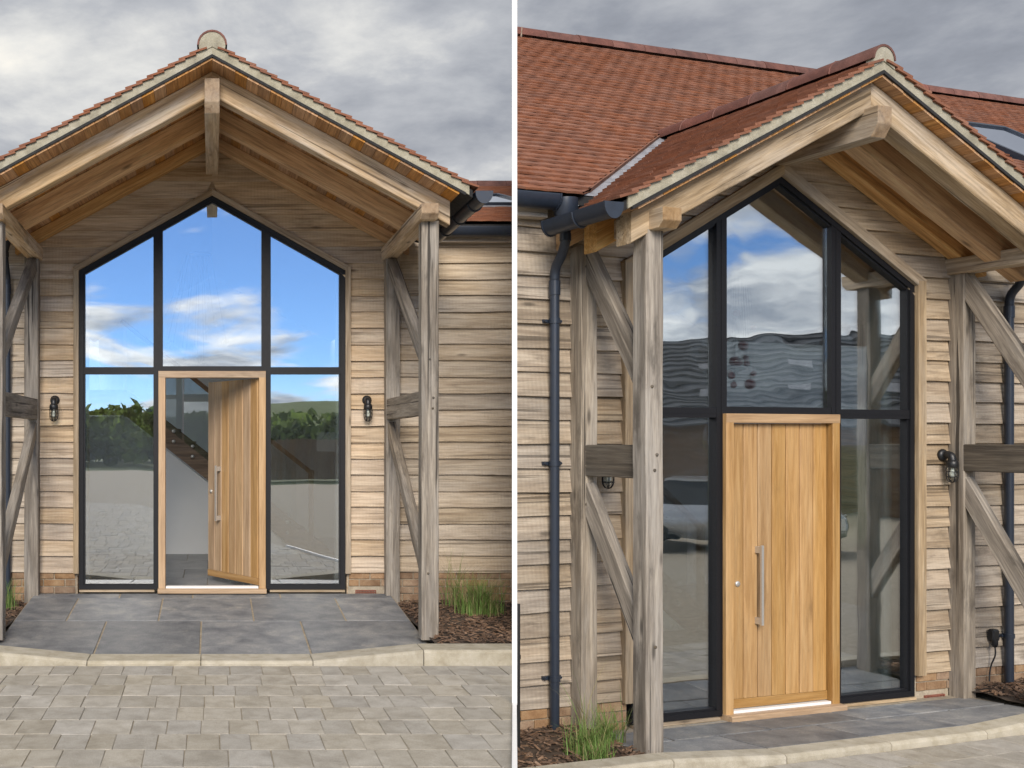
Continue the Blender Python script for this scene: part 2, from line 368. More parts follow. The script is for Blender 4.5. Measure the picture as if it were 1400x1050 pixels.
def tile_slope(parent, O, ux, us, nu, ns, single, skip, gauge=.1, first=0.):
    """plain clay tiles; O eaves corner, ux along the eaves, us up the slope"""
    O = Vector(O); ux = Vector(ux).normalized(); us = Vector(us).normalized(); n = ux.cross(us).normalized()
    if n.z < 0: n = -n
    rest = MB()
    for j in range(ns):
        off = .0825 if j % 2 else 0.
        for i in range(-1, nu + 1):
            c = O + ux * (.0825 + i * .165 + off) + us * (j * gauge)
            if skip(c + us * .05, i, j): continue
            x, y, z = ux, us, n
            t = math.atan2(.026, .15) + rng.uniform(-.010, .010)
            y2 = (y * math.cos(t) - z * math.sin(t)); z2 = (z * math.cos(t) + y * math.sin(t))
            xx = x if x.cross(y).dot(n) > 0 else -x
            a = rng.uniform(-.007, .007); xx2 = (xx + y2 * a).normalized(); y3 = z2.cross(xx2)
            M = Matrix(((xx2.x, y3.x, z2.x, 0), (xx2.y, y3.y, z2.y, 0), (xx2.z, y3.z, z2.z, 0), (0, 0, 0, 1)))
            half = (i == -1 and off > 0)
            if half:
                c = c + ux * .0412; M = M @ Matrix.Diagonal((.5, 1, 1, 1))
            M.translation = c + n * (.032 + rng.uniform(0, .0025)) + us * rng.uniform(-.003, .003)
            if single(c, i, j): link('roof_tile', tile_mesh(), None, parent, M)
            else: rest.raw([M @ Vector(q) for q in TV], TF, rng.random())
    return rest
def gutter_mesh(b, p0, p1, rx, rz, th=.004, caps=True):
    """half round gutter from p0 to p1 (horizontal)"""
    p0 = Vector(p0); p1 = Vector(p1); d = (p1 - p0).normalized(); q = Vector((-d.y, d.x, 0)); n = 12
    def ring(p, s):
        return [p + q * (rx * s * math.cos(math.pi * k / n)) + Vector((0, 0, -rz * s * math.sin(math.pi * k / n))) for k in range(n + 1)]
    s2 = 1 - th / rx
    for s in (1, s2):
        v = ring(p0, s) + ring(p1, s); b.raw(v, [(k, k + 1, n + 2 + k, n + 1 + k) for k in range(n)], 0, True)
    for e in (0, n):
        a0, a1 = ring(p0, 1)[e], ring(p0, s2)[e]; c0, c1 = ring(p1, 1)[e], ring(p1, s2)[e]; up = Vector((0, 0, .008))
        b.raw([a0, a1, c1, c0, a0 + up, a1 + up, c1 + up, c0 + up], BOXF)
    if caps:
        for p, sgn in ((p0, -1), (p1, 1)):
            o = d * sgn * .012; r1 = [x + Vector((0, 0, .008 if k in (0, n) else 0)) for k, x in enumerate(ring(p, 1.08))]; r2 = [x + o for x in r1]
            b.raw(r1 + r2, [tuple(range(n + 1)), tuple(reversed(range(n + 1, 2 * n + 2)))] + [(k, k + n + 1, k + n + 2, k + 1) for k in range(n)] + [(n, 2 * n + 1, n + 1, 0)])
def smooth_path(pts, n=5):
    P = [Vector(p) for p in pts]; out = []
    for i in range(len(P) - 1):
        a, b, c, d = P[max(i - 1, 0)], P[i], P[i + 1], P[min(i + 2, len(P) - 1)]
        for k in range(n):
            t = k / n; out.append(.5 * ((2 * b) + (c - a) * t + (2 * a - 5 * b + 4 * c - d) * t * t + (3 * b - a - 3 * c + d) * t ** 3))
    out.append(P[-1]); return out

def plane_clip(o, co, no):
    """cut away what lies on the +no side of a plane given in the house's own coordinates"""
    M = o.matrix_local; d = [Vector(no).dot(M @ Vector(c) - Vector(co)) for c in o.bound_box]
    if max(d) <= 0: return
    if min(d) >= 0: bpy.data.objects.remove(o); return
    if o.data.users > 1: o.data = o.data.copy()
    Mi = M.inverted(); bm = bmesh.new(); bm.from_mesh(o.data)
    bmesh.ops.bisect_plane(bm, geom=bm.verts[:] + bm.edges[:] + bm.faces[:], plane_co=Mi @ Vector(co), plane_no=(M.to_3x3().transposed() @ Vector(no)).normalized(), clear_outer=True)
    n = len(bm.faces); bm.to_mesh(o.data); bm.free()
    if n == 0: bpy.data.objects.remove(o)
# the line between the two plots, running away from the viewpoint between the houses
def side_clip(objs, slope, keep_left):
    bpy.context.view_layer.update()
    nw = Vector((1, -slope, 0)).normalized()
    for o in objs:
        if o.type != 'MESH': continue
        Mw = o.matrix_world; d = [nw.dot(Mw @ Vector(c)) for c in o.bound_box]
        if keep_left: bad, crossing = min(d) > 0, max(d) > 0
        else: bad, crossing = max(d) < 0, min(d) < 0
        if bad: bpy.data.objects.remove(o); continue
        if not crossing: continue
        if o.data.users > 1: o.data = o.data.copy()
        Mi = Mw.inverted(); co = Mi @ Vector((0, 0, 0)); nl = (Mw.to_3x3().transposed() @ nw).normalized()
        bm = bmesh.new(); bm.from_mesh(o.data)
        g = bmesh.ops.bisect_plane(bm, geom=bm.verts[:] + bm.edges[:] + bm.faces[:], plane_co=co, plane_no=nl, clear_outer=keep_left, clear_inner=not keep_left)
        ed = [e for e in g['geom_cut'] if isinstance(e, bmesh.types.BMEdge)]
        try: bmesh.ops.holes_fill(bm, edges=ed, sides=0)
        except Exception: pass
        empty_mesh = len(bm.faces) == 0
        bm.to_mesh(o.data); bm.free()
        if empty_mesh: bpy.data.objects.remove(o)
def tree_of(o):
    out = []
    for c in o.children: out.append(c); out += tree_of(c)
    return out

# ------------------------------------------------------------------ the setting
YL = F / 131 * KL                                       # distance of the frontal house wall
LOCL = Vector((0, YL, 0)); THR = .319
LOCR = Vector((4.354 * KR, 8.173 * KR, CZ - 2.102 * KR))
SL, SR = .2832, .2872
ZDL = -.22 * KL; ZDR = LOCR.z + 0.0 * KR
def flat(name, poly, z, th, mat):
    b = MB(); n = len(poly); v = [(x, y, z) for x, y in poly] + [(x, y, z - th) for x, y in poly]
    b.raw(v, [tuple(range(n)), tuple(reversed(range(n, 2 * n)))] + [(i, i + n, (i + 1) % n + n, (i + 1) % n) for i in range(n)])
    o = b.build(name, mat); o['kind'] = 'structure'; return o
g = flat('ground', [(-400, -400), (400, -400), (400, 400), (-400, 400)], -1.02, .1, 'field')
yl0 = YL + 6; cx = SL
driveL = flat('driveway', [(-30, -34), (1.1, -34), (1.1, 1.1 / cx), (yl0 * cx, yl0), (-30, yl0)], ZDL - .007, 1.2, 'paver_joint')
driveR = flat('driveway', [(1.14, -34), (45, -34), (45, 22), (22 * SR, 22), (1.14, 1.14 / SR)], ZDR - .007, .5, 'paver_joint')

# pavers on the frontal forecourt
def pavers(parent, M, y_start, rows, x0, x1, z, depth, wmin, wmax, cap):
    n = 0; y = y_start
    for r in range(rows):
        x = x0 + rng.uniform(-.2, 0)
        d = depth * rng.uniform(.97, 1.03)
        while x < x1:
            wdt = rng.uniform(wmin, wmax)
            me = bevel_box_mesh('paver', wdt - .004, d - .004, .05, .003)
            for vtx in me.vertices: vtx.co.x += rng.uniform(-.0025, .0025); vtx.co.y += rng.uniform(-.0025, .0025)
            m2 = Matrix.Translation((x + wdt / 2, y - d / 2, z - .025 + rng.uniform(-.002, .002))) @ Matrix.Rotation(rng.uniform(-.004, .004), 4, 'Z') @ Matrix.Rotation(rng.uniform(-.004, .004), 4, 'X')
            o = link('paver', me, 'paver', parent, M @ m2); n += 1; x += wdt
        y -= d
def h_matrix(loc, rz, k): return Matrix.Translation(loc) @ Matrix.Rotation(rz, 4, 'Z') @ Matrix.Scale(k, 4)
ML = h_matrix(LOCL, 0, KL); MR = h_matrix(LOCR, THR, KR)
ymap = -2.62
pavers(driveL, Matrix.Translation((0, YL, 0)), -2.62 * KL, 11, -1.9, 2.6, ZDL, .33 * KL, .14, .23, 300)
fp = MB(); yy = YL - 2.62 * KL - 11 * .33 * KL
bx_ = [v_.co.copy() for v_ in bevel_box_mesh('tmp', 1, 1, 1, .02).vertices]; bf_ = [tuple(p_.vertices) for p_ in bpy.data.meshes['tmp'].polygons]
for r in range(38):
    x = -5 + rng.uniform(-.2, 0)
    while x < 1.0:
        wdt = rng.uniform(.14, .23); zo = rng.uniform(-.002, .002)
        fp.raw([(x + wdt / 2 + q.x * (wdt - .005), yy - .152 + q.y * .298, ZDL - .025 + zo + q.z * .05) for q in bx_], bf_, rng.random())
        x += wdt
    yy -= .304
o = fp.build('paver', 'paver', driveL, attr=True); o['kind'] = 'stuff'
bpy.data.meshes.remove(bpy.data.meshes['tmp'])
side_clip(list(driveL.children), SL, True)
pavers(driveR, Matrix.Translation(LOCR) @ Matrix.Rotation(THR, 4, 'Z'), -1.045 * KR, 5, -2.6, 2.6, 0., .30, .17, .27, 300)
side_clip(list(driveR.children), SR, False)

# ------------------------------------------------------------------ a house front with its oak porch
def build_house(P):
    Kk = P['k']; H = empty('barn_house', P['loc'], P['rz'], scale=Kk)
    tag(H, P['label'], 'house')
    px, x_lo, x_hi = P['pitch'], P['x_lo'], P['x_hi']
    yn, zr, rt = P['yn'], P['zr1'], .206          # near post front, rafter top at apex, rafter depth
    xe = 2.16; xr = 2.03
    m, ze, ye = P['m'], P['ze'], .14              # main roof pitch, eaves height, eaves overhang
    zt = zr + .10                                 # porch tile bed at apex
    # ---- wall core with an opening, boards on it
    FW, SH, AP, FB = 1.385, 3.34, 4.12, .02
    core = MB()
    core.prism([(x_lo, -.3), (-FW - .02, -.3), (-FW - .02, SH), (x_lo, SH)], .0, .18)
    core.prism([(FW + .02, -.3), (x_hi, -.3), (x_hi, SH), (FW + .02, SH)], .0, .18)
    e = .02
    core.prism([(x_lo, SH), (-FW - .02, SH), (0, AP + e), (0, zr + .02), (-1.9, zr - px * 1.9 + .02), (-1.9, 3.78), (x_lo, 3.78)], .0, .18)
    core.prism([(0, AP + e), (FW + .02, SH), (x_hi, SH), (x_hi, 3.78), (1.9, 3.78), (1.9, zr - px * 1.9 + .02), (0, zr + .02)], .0, .18)
    wall = core.build('wall', 'board_warm', H)
    gz = .1695; z = .20; k = 0
    def half_open(zq):
        if zq < SH: return FW + .012
        if zq < AP + .02: return max(0., (AP + .02 - zq) / (AP + .02 - SH) * (FW + .012))
        return 0.
    def roof_x(zq): return max(.02, (zr - .0 - zq) / px)
    while z < zr - .1:
        zt_ = z + gz + .028
        inner = -1.86 if True else 0
        for s in (-1, 1):
            a0, a1 = half_open(z), half_open(min(zt_, 9))
            # inside the porch
            o0 = min(1.84, roof_x(z)); o1 = min(1.84, roof_x(zt_))
            if o0 - a0 > .03:
                if s > 0: board(wall, z, gz, a0, o0, a1, max(o1, a1 + .005), P['bds'])
                else: board(wall, z, gz, -o0, -a0, -max(o1, a1 + .005), -a1, P['bds'])
            # outside the porch
            if z < 3.62:
                zz_ = z + rng.uniform(-.002, .002)
                b0, b1 = 1.842, (x_hi if s > 0 else -x_lo)
                cuts = [b0, b1]
                if b1 - b0 > 2.4: cuts = [b0, b0 + rng.uniform(.9, b1 - b0 - .5), b1]
                for q in range(len(cuts) - 1):
                    u0, u1 = cuts[q], cuts[q + 1] - .003
                    if s > 0: board(wall, zz_, gz, u0, u1, u0, u1, P['bd'])
                    else: board(wall, zz_, gz, -u1, -u0, -u1, -u0, P['bd'])
        z += gz; k += 1
    # ---- brick plinth
    pl = MB(); zb0 = -.175
    plinths = {}
    for s, xa, xb in ((-1, x_lo, -FW - .03), (1, FW + .03, x_hi)):
        pl = MB(); pl.box((xa, -.012, -.3), (xb, 0, .205)); plinths[s] = pl.build('plinth', 'brick_mortar', H)
    bme = bevel_box_mesh('brick', .215, .05, .065, .004); bme.materials.append(MATS['brick'])
    air = P['air']
    for c in range(5):
        zc = zb0 + .0375 + c * .075
        for s in (-1, 1):
            x = FW + .04 + (.1125 if c % 2 else 0)
            lim = x_hi if s > 0 else -x_lo
            while x < lim - .05:
                xc = s * (x + .1075)
                if any(abs(xc - ax) < .16 and abs(zc - az) < .04 for ax, az in air): x += .225; continue
                o = link('brick', bme, None, plinths[s], Matrix.Translation((xc, -.0 + rng.uniform(-.003, .002), zc)) @ Matrix.Rotation(rng.uniform(-.006, .006), 4, 'Y'))
                x += .225
            if c % 2:
                o = link('brick', bme, None, plinths[s], Matrix.Translation((s * (FW + .04 + .051), 0, zc)) @ Matrix.Diagonal((.475, 1, 1, 1)))
    for ax, az in air:
        b = MB()
        b.box((ax - .107, -.030, az - .033), (ax + .107, .0, az - .026)); b.box((ax - .107, -.030, az + .026), (ax + .107, .0, az + .033))
        b.box((ax - .107, -.030, az - .026), (ax - .098, 0, az + .026)); b.box((ax + .098, -.030, az - .026), (ax + .107, 0, az + .026))
        for q in range(1, 3): b.box((ax - .098, -.028, az - .026 + q * .0173 - .003), (ax + .098, -.004, az - .026 + q * .0173 + .003))
        for q in range(1, 12): b.box((ax - .098 + q * .0163 - .003, -.027, az - .026), (ax - .098 + q * .0163 + .003, -.004, az + .026))
        b.build('air_brick', 'airbrick', H)
    # ---- aluminium screen frame
    fr = MB()
    def rim(off, wd, y0, y1):
        sl = (AP - SH) / FW; cs = math.hypot(1, sl)
        def ring(d):
            s_in = FW - d; return [(-s_in, FB + d), (s_in, FB + d), (s_in, SH - d * (cs - sl)), (0, AP - d * cs), (-s_in, SH - d * (cs - sl))]
        A, B = ring(off), ring(off + wd)
        for i in range(5):
            j = (i + 1) % 5
            if i == 0:
                fr.prism([A[0], (-.55, A[0][1]), (-.55, B[0][1]), B[0]], y0, y1); fr.prism([(.55, A[0][1]), A[1], B[1], (.55, B[0][1])], y0, y1); continue
            fr.prism([A[i], A[j], B[j], B[i]], y0, y1)
    rim(0, .045, -.035, .05); rim(.043, .017, -.018, .045)
    def top_at(x): return AP - abs(x) * (AP - SH) / FW - .04
    for s in (-1, 1):
        xm = .563 * s
        fr.prism([(xm - .048, .03), (xm + .048, .03), (xm + .048, top_at(xm + .048)), (xm - .048, top_at(xm - .048))], -.030, .048)
        fr.prism([(xm - .006, .03), (xm + .006, .03), (xm + .006, top_at(xm)), (xm - .006, top_at(xm))], -.0335, -.029)
        a, c = sorted((s * .605, s * (FW - .03)))
        fr.box((a, -.028, 2.262), (c, .047, 2.335)); fr.box((a, -.0305, 2.292), (c, -.0275, 2.305))
    fr.box((-.52, -.027, 2.292), (.52, .047, 2.345))
    wf = fr.build('window_frame', 'aluminium', H)
    inn = .052
    def pane(poly):
        b = MB(); b.prism(poly, .012, .020); b.build('pane', P['glass'], wf)
    xi, xm0, xm1 = FW - inn, .61, .515
    for s in (-1, 1):
        lo_ = [(xm0 * s, .075), (xi * s, .075), (xi * s, 2.262), (xm0 * s, 2.262)]
        up_ = [(xm0 * s, 2.335), (xi * s, 2.335), (xi * s, top_at(xi) - .008), (xm0 * s, top_at(xm0) - .008)]
        for q in (lo_, up_): pane(q if s > 0 else list(reversed(q)))
    pane([(-xm1, 2.345), (xm1, 2.345), (xm1, top_at(xm1) - .006), (0, AP - .052), (-xm1, top_at(xm1) - .006)])
    # ---- oak trim round the screen
    tw = P['trim']
    for s in (-1, 1):
        timber('architrave', H, (s * (FW + tw / 2), -.028, .19), (s * (FW + tw / 2), -.028, SH + .035), .058 + .03, tw, 'trim_oak', up=(s, 0, 0), cham=.003, jit=.0008)
        sl = (AP - SH) / FW; a = math.atan(sl); dz = tw / 2 / math.cos(a)
        timber('architrave', H, (0, -.028, AP + dz), (s * (FW + tw * .8), -.028, SH + dz - sl * tw * .8), .058 + .028, tw, 'trim_oak', up=(0, 0, 1), cham=.003, jit=.0008, k0=-sl)
    timber('sill_fillet', H, (-1.38, -.03, .007), (-.6, -.03, .007), .05, .022, 'trim_oak', cham=.002, jit=.0004)
    timber('sill_fillet', H, (.6, -.03, .007), (1.38, -.03, .007), .05, .022, 'trim_oak', cham=.002, jit=.0004)
    # ---- door frame and door
    dfx = .557; jw = .072
    for s in (-1, 1): timber('door_jamb', H, (s * (dfx - jw / 2), -.012, .0), (s * (dfx - jw / 2), -.012, 2.29), .115, jw, 'door_oak', up=(s, 0, 0), cham=.004, jit=.0005)
    timber('door_head', H, (-dfx + .001, -.0135, 2.257), (dfx - .001, -.0135, 2.257), .115, .07, 'door_oak', cham=.004, jit=.0005)
    timber('door_sill', H, (-dfx - .005, -.035, .012), (dfx + .005, -.035, .012), .19, .048, 'door_oak', cham=.006, jit=.0005)
    b = MB(); b.box((-.48, -.055, .036), (.48, .03, .056)); b.build('weather_bar', 'white_trim', H)
    lw_, lh = .965, 2.16; hinge = empty('hinge_dummy')
    bpy.data.objects.remove(hinge)
    Md = Matrix.Translation((.4825, -.012, .06)) @ Matrix.Rotation(P['open'], 4, 'Z') if P['open'] else Matrix.Translation((.4825, -.012, .06))
    b = MB(); b.box((-lw_, .014, 0), (0, .062, lh)); door = b.build('door', 'door_oak', H, Md)
    npk = 7; pw = (lw_ - .004) / npk
    for i in range(npk):
        xa = -lw_ + .002 + i * pw
        timber('door_plank', door, (xa + pw / 2, .004, .075), (xa + pw / 2, .004, lh - .004), .024, pw - .0065, 'door_oak', up=(1, 0, 0), cham=.0075, jit=.0002)
    timber('bottom_rail', door, (-lw_ + .003, .003, .037), (-.003, .003, .037), .026, .07, 'door_oak', cham=.004, jit=.0002)
    b = MB(); hx = -lw_ + .255; b.box((hx - .011, -.074, .63), (hx + .011, -.058, 1.235))
    hd = b.build('handle', 'steel', door)
    for zc in (.66, 1.20):
        b = MB(); b.box((hx - .011, -.056, zc - .025), (hx + .011, -.004, zc + .025)); b.build('handle_mount', 'steel', hd)
    b = MB(); b.lathe([(0, -.012), (.02, -.012), (.022, -.008), (.022, .012)], 14, Matrix.Translation((-lw_ + .075, -.006, .945)) @ Matrix.Rotation(R(90), 4, 'X') @ Matrix.Rotation(math.pi, 4, 'X'))
    b.box((-lw_ + .071, -.022, .938), (-lw_ + .079, -.012, .952)); b.build('lock_cylinder', 'steel', door)
    # ---- oak posts, plates, rails, braces
    pwid = P.get('pwid', .145); xp = P.get('xp', 1.862)
    for s in (-1, 1):
        timber('wall_post', H, (s * xp, -.085, P['zfar']), (s * xp, -.085, 3.46), pwid, .135, 'post_oak', up=(0, -1, 0))
        timber('post', H, (s * xp, -yn + pwid / 2, P['znear']), (s * xp, -yn + pwid / 2, 3.45), pwid + .003, pwid, 'post_oak', up=(0, -1, 0))
        # plate, its projecting end with a chamfered underside
        x0, x1 = (xp - .10, xp + .048) if s > 0 else (-xp - .048, -xp + .10)
        yb = -(yn + .125)
        bm_ = MB(); zb_, ztp = 3.445, 3.572
        prof = [(yb, ztp), (yb, zb_ + .045), (yb + .045, zb_), (-.0, zb_), (0, ztp)]
        L_ = -yb
        v = [(q[0] - yb / 2, (xx - (x0 + x1) / 2), q[1] - 3.5) for xx in (x0, x1) for q in prof]
        n = 5; bm_.raw(v, [tuple(range(n)), tuple(reversed(range(n, 2 * n)))] + [(i, i + n, (i + 1) % n + n, (i + 1) % n) for i in range(n)])
        mt = Matrix(((0, -1, 0, (x0 + x1) / 2), (1, 0, 0, yb / 2), (0, 0, 1, 3.5), (0, 0, 0, 1)))
        # local x along -> parent y
        mt = Matrix(((0, 1, 0, (x0 + x1) / 2), (1, 0, 0, yb / 2), (0, 0, 1, 3.5), (0, 0, 0, 1)))
        o = bm_.build('eaves_plate', P['raf'], H, mt)
        bb = bmesh.new(); bb.from_mesh(o.data); bmesh.ops.recalc_face_normals(bb, faces=bb.faces); bmesh.ops.bevel(bb, geom=bb.edges[:], offset=.004, segments=1, affect='EDGES'); bb.to_mesh(o.data); bb.free(); end_faces(o)
        zr0, zr1 = P['rail']
        timber('rail', H, (s * (xp - .015), -.12, (zr0 + zr1) / 2), (s * (xp - .015), -yn + pwid * .6, (zr0 + zr1) / 2), .10, zr1 - zr0, P['railmat'], label=P['raillabel'])
        up0, up1, lo0, lo1 = P['brace']
        timber('brace', H, (s * (xp - .012), -.10, up0), (s * (xp - .012), -yn + .07, up1), .085, .135, 'post_oak', up=(0, -1, .3))
        timber('brace', H, (s * (xp - .012), -.10, lo0), (s * (xp - .012), -yn + .07, lo1), .085, .135, 'post_oak', up=(0, -1, .3))
        for zc, yy in ((zr0 + .06, -.153), (zr1 - .06, -.153), (up0 - .1, -.153), (lo0 - .12, -.153)):
            for dx in (-.03, .03):
                b = MB(); b.lathe([(0, 0), (.009, 0), (.009, .012)], 8, Matrix.Translation((s * xp + dx, yy - .006, zc + rng.uniform(-.012, .012))) @ Matrix.Rotation(R(-90), 4, 'X')); b.build('peg', 'rail_oak', H)
        for zc in (zr0 + .06, zr1 - .06, up1 + .02, lo1 + .04):
            b = MB(); b.lathe([(0, 0), (.010, 0), (.010, .012)], 8, Matrix.Translation((s * xp + rng.uniform(-.03, .03), -yn - .007, zc)) @ Matrix.Rotation(R(-90), 4, 'X')); b.build('peg', 'rail_oak', H)
    # ---- rafters
    a = math.atan(px); cs = math.cos(a)
    for yc, th, ztop, d, mat in ((-yn + .07, .14, zr, rt, P['raf']), (-P['r2'] , .13, zr, rt, 'inner_oak'), (-.09, .12, zr, P['r3d'], 'inner_oak')):
        for s in (-1, 1):
            zc = ztop - d / 2
            timber('rafter', H, (s * .0005, yc, zc), (s * xr, yc, zc - px * xr), th, d * cs, mat, up=(0, 0, 1), k0=-px, k1=-px)
    # ---- ridge beam with its kicked end
    yb = -(yn + P.get('bproj', .14)); bz0, bz1 = P['ridge_beam']
    prof = [(yb, bz1), (yb, bz0 + .085), (yb + .055, bz0), (0, bz0), (0, bz1)]
    rb = MB(); n = 5; v = [(q[0] - yb / 2, xx, q[1] - bz0) for xx in (-.064, .064) for q in prof]
    rb.raw(v, [tuple(range(n)), tuple(reversed(range(n, 2 * n)))] + [(i, i + n, (i + 1) % n + n, (i + 1) % n) for i in range(n)])
    o = rb.build('ridge_beam', P['raf'], H, Matrix(((0, 1, 0, 0), (1, 0, 0, yb / 2), (0, 0, 1, bz0), (0, 0, 0, 1))))
    bb = bmesh.new(); bb.from_mesh(o.data); bmesh.ops.recalc_face_normals(bb, faces=bb.faces)
    bmesh.ops.bevel(bb, geom=bb.edges[:], offset=.005, segments=1, affect='EDGES'); bb.to_mesh(o.data); bb.free(); end_faces(o)
    # ---- soffit planks running back from the verge
    yv = -(yn + P['over'])
    for s in (-1, 1):
        slen = (xr + .02) / cs; npl = int(slen / .108); wp = slen / npl
        for i in range(npl):
            t0 = (i + .5) * wp; x = t0 * cs; zc = zr - px * x + .012 / cs
            b = MB(); b.box((-(-yv) / 2 + .0, -wp / 2 + .0015, -.011), (-yv / 2, wp / 2 - .0015, .011))
            ux = Vector((0, 1, 0)); uy = Vector((s * cs, 0, -math.sin(a))); uz = ux.cross(uy)
            M = Matrix(((ux.x, uy.x, uz.x, s * x), (ux.y, uy.y, uz.y, yv / 2 + .002 + rng.uniform(-.003, .003)), (ux.z, uy.z, uz.z, zc), (0, 0, 0, 1)))
            b.build('soffit_plank', 'soffit_oak', H, M)
    # ---- roof deck of the porch, mortar verge, membrane edge
    def main_z(y): return ze + m * (y + ye)
    def porch_z(x): return zt - px * abs(x)
    yback = (zt - ze) / m - ye; xv = min(xe, (zt - ze) / px)      # the valley runs in plan from (xv, -ye) to (0, yback)
    dk = MB()
    for s in (-1, 1):
        # sloping slab; back edge follows the valley
        T = lambda x, y, dz: (s * x, y, porch_z(x) + dz)
        v = [T(0, yv + .012, 0), T(xe, yv + .012, 0), T(xe, -ye - .05, 0), T(0, yback, 0), T(0, yv + .012, -.062), T(xe, yv + .012, -.062), T(xe, -ye - .05, -.062), T(0, yback, -.062)]
        dk.raw(v, [(0, 1, 2, 3), (7, 6, 5, 4), (0, 4, 5, 1), (1, 5, 6, 2), (2, 6, 7, 3)])
    x1m = P['roof_x1']; zrd = P['ridge_d']; x0m = P['roof_x0']
    mz = main_z(zrd)
    hl = P.get('opening')
    v = [(x0m, -ye, ze), (x1m, -ye, ze), (x1m, zrd, mz), (x0m, zrd, mz)]
    def slab(xa, xb, ya, yb_, dz=.06):
        vv = [(xa, ya, main_z(ya)), (xb, ya, main_z(ya)), (xb, yb_, main_z(yb_)), (xa, yb_, main_z(yb_))]
        dk.raw(vv + [(q[0], q[1], q[2] - dz) for q in vv], [(0, 1, 2, 3), (7, 6, 5, 4)] + [(i, i + 4, (i + 1) % 4 + 4, (i + 1) % 4) for i in range(4)])
    if P['roof_open']: slab(x0m, -xe + .1, -ye, 1.2); slab(xe - .1, x1m, -ye, zrd)
    for s, xo in (() if P['roof_open'] else ((-1, x0m), (1, x1m))):
        pp = [(xo, -ye), (s * xv, -ye), (0, yback), (0, zrd), (xo, zrd)]
        vv = [(q[0], q[1], main_z(q[1])) for q in pp]
        dk.raw(vv + [(q[0], q[1], q[2] - .06) for q in vv], [(0, 1, 2, 3, 4), (9, 8, 7, 6, 5)] + [(i, i + 5, (i + 1) % 5 + 5, (i + 1) % 5) for i in range(5)])
    if P['roof_open']: slab(-xe + .1, xe - .1, max(.25, yback * .55), P['roof_open'])
    # back slope
    for xa, xb in ((5.3, x1m),):
        if xb - xa < .1: continue
        vv = [(xa, zrd, mz), (xb, zrd, mz), (xb, 2 * zrd + .2, mz - m * (zrd + .2)), (xa, 2 * zrd + .2, mz - m * (zrd + .2))]
        dk.raw(vv, [(0, 1, 2, 3)])
    roof = dk.build('roof', 'membrane', H)
    for s in (-1, 1):
        T = lambda x, dz: (s * x, porch_z(x) + dz)
        poly = [T(0, -.058), T(xe - .03, -.058), T(xe - .03, .022), T(0, .022)]
        mo = MB(); mo.prism(poly if s > 0 else list(reversed(poly)), yv - .004, yv + .010)
        o = mo.build('verge_mortar', 'mortar', H)
        poly = [T(0, -.080), T(xe - .06, -.080), T(xe - .06, -.056), T(0, -.056)]
        mo = MB(); mo.prism(poly if s > 0 else list(reversed(poly)), yv - .012, yv + .012); mo.build('verge_strip', 'membrane', H)
    # ---- clay tiles
    us_len = xe / cs; ns = int(us_len / .1)
    nu = int((yback - yv) / .165) + 2
    cnt = [0]
    for s in (-1, 1):
        O = Vector((s * (xe + .03), yv - .025, porch_z(xe + .03)))
        def skip(c, i, j):
            if i < 0: return (j % 2 == 0)
            if c.y > -ye and main_z(c.y) > c.z + .12: return True
            return False
        def single(c, i, j):
            if cnt[0] >= 300: return False
            ok = (i <= 0) if (s > 0 or P['tiles'] == 'verge') else True
            if P['tiles'] == 'verge': ok = i <= 1
            if ok: cnt[0] += 1
            return ok
        # with half bond, odd courses begin half a tile further in: start them half a tile earlier
        rest = tile_slope(roof, O, (0, 1, 0), (-s * cs, 0, math.sin(a)), nu, ns, single, skip)
        if rest.v:
            o = rest.build('roof_tile', 'tile', roof, attr=True); o['kind'] = 'stuff'
        vd = Vector((-s * xv, yback + ye, 0)).normalized(); vn = Vector((vd.y, -vd.x, 0)) * s      # points away from the porch axis
        vo_ = Vector((s * xv, -ye, 0))
        bpy.context.view_layer.update()
        for o in list(roof.children):
            if o.name.startswith('roof_tile') and (o.matrix_local.translation.x * s > 0 or o.matrix_local.translation.length < .001):
                if o.matrix_local.translation.length < .001 and (sum(v_.co.x for v_ in o.data.vertices) * s < 0): continue
                plane_clip(o, vo_ - vn * .035, vn)
    am = math.atan(m); sl_len = (zrd + ye) / math.cos(am); nsm = int(sl_len / .1)
    rl = P['rooflights']
    def skip2(c, i, j):
        if abs(c.x) < xe + .05 and c.y < yback:
            if porch_z(c.x) - .15 > c.z and abs(c.x) < xv - .2: return True
        if P['roof_open'] and c.x < xe - .1 and c.y > (P['roof_open'] if c.x > -xe else 1.2): return True
        for (ra, rb_, ca, cb_) in rl:
            if ra - .03 < c.x < rb_ + .03 and ca - .02 < c.y < cb_ + .02: return True
        return False
    rest = tile_slope(roof, (x0m, -ye - .03, ze - m * .03), (1, 0, 0), (0, math.cos(am), math.sin(am)), int((x1m - x0m) / .165), nsm, lambda *q: False, skip2)
    for s in (-1, 1):
        part = MB(); nf = len(TF); nv = len(TV)
        for q in range(len(rest.v) // nv):
            vs = rest.v[q * nv:(q + 1) * nv]
            if (sum(a_[0] for a_ in vs) >= 0) == (s > 0): part.raw(vs, TF, rest.r[q * nf])
        o = part.build('roof_tile', 'tile', roof, attr=True); o['kind'] = 'stuff'
        vd = Vector((-s * xv, yback + ye, 0)).normalized(); vn = Vector((vd.y, -vd.x, 0)) * s
        bpy.context.view_layer.update()
        plane_clip(o, Vector((s * xv, -ye, 0)) + vn * .06, -vn)
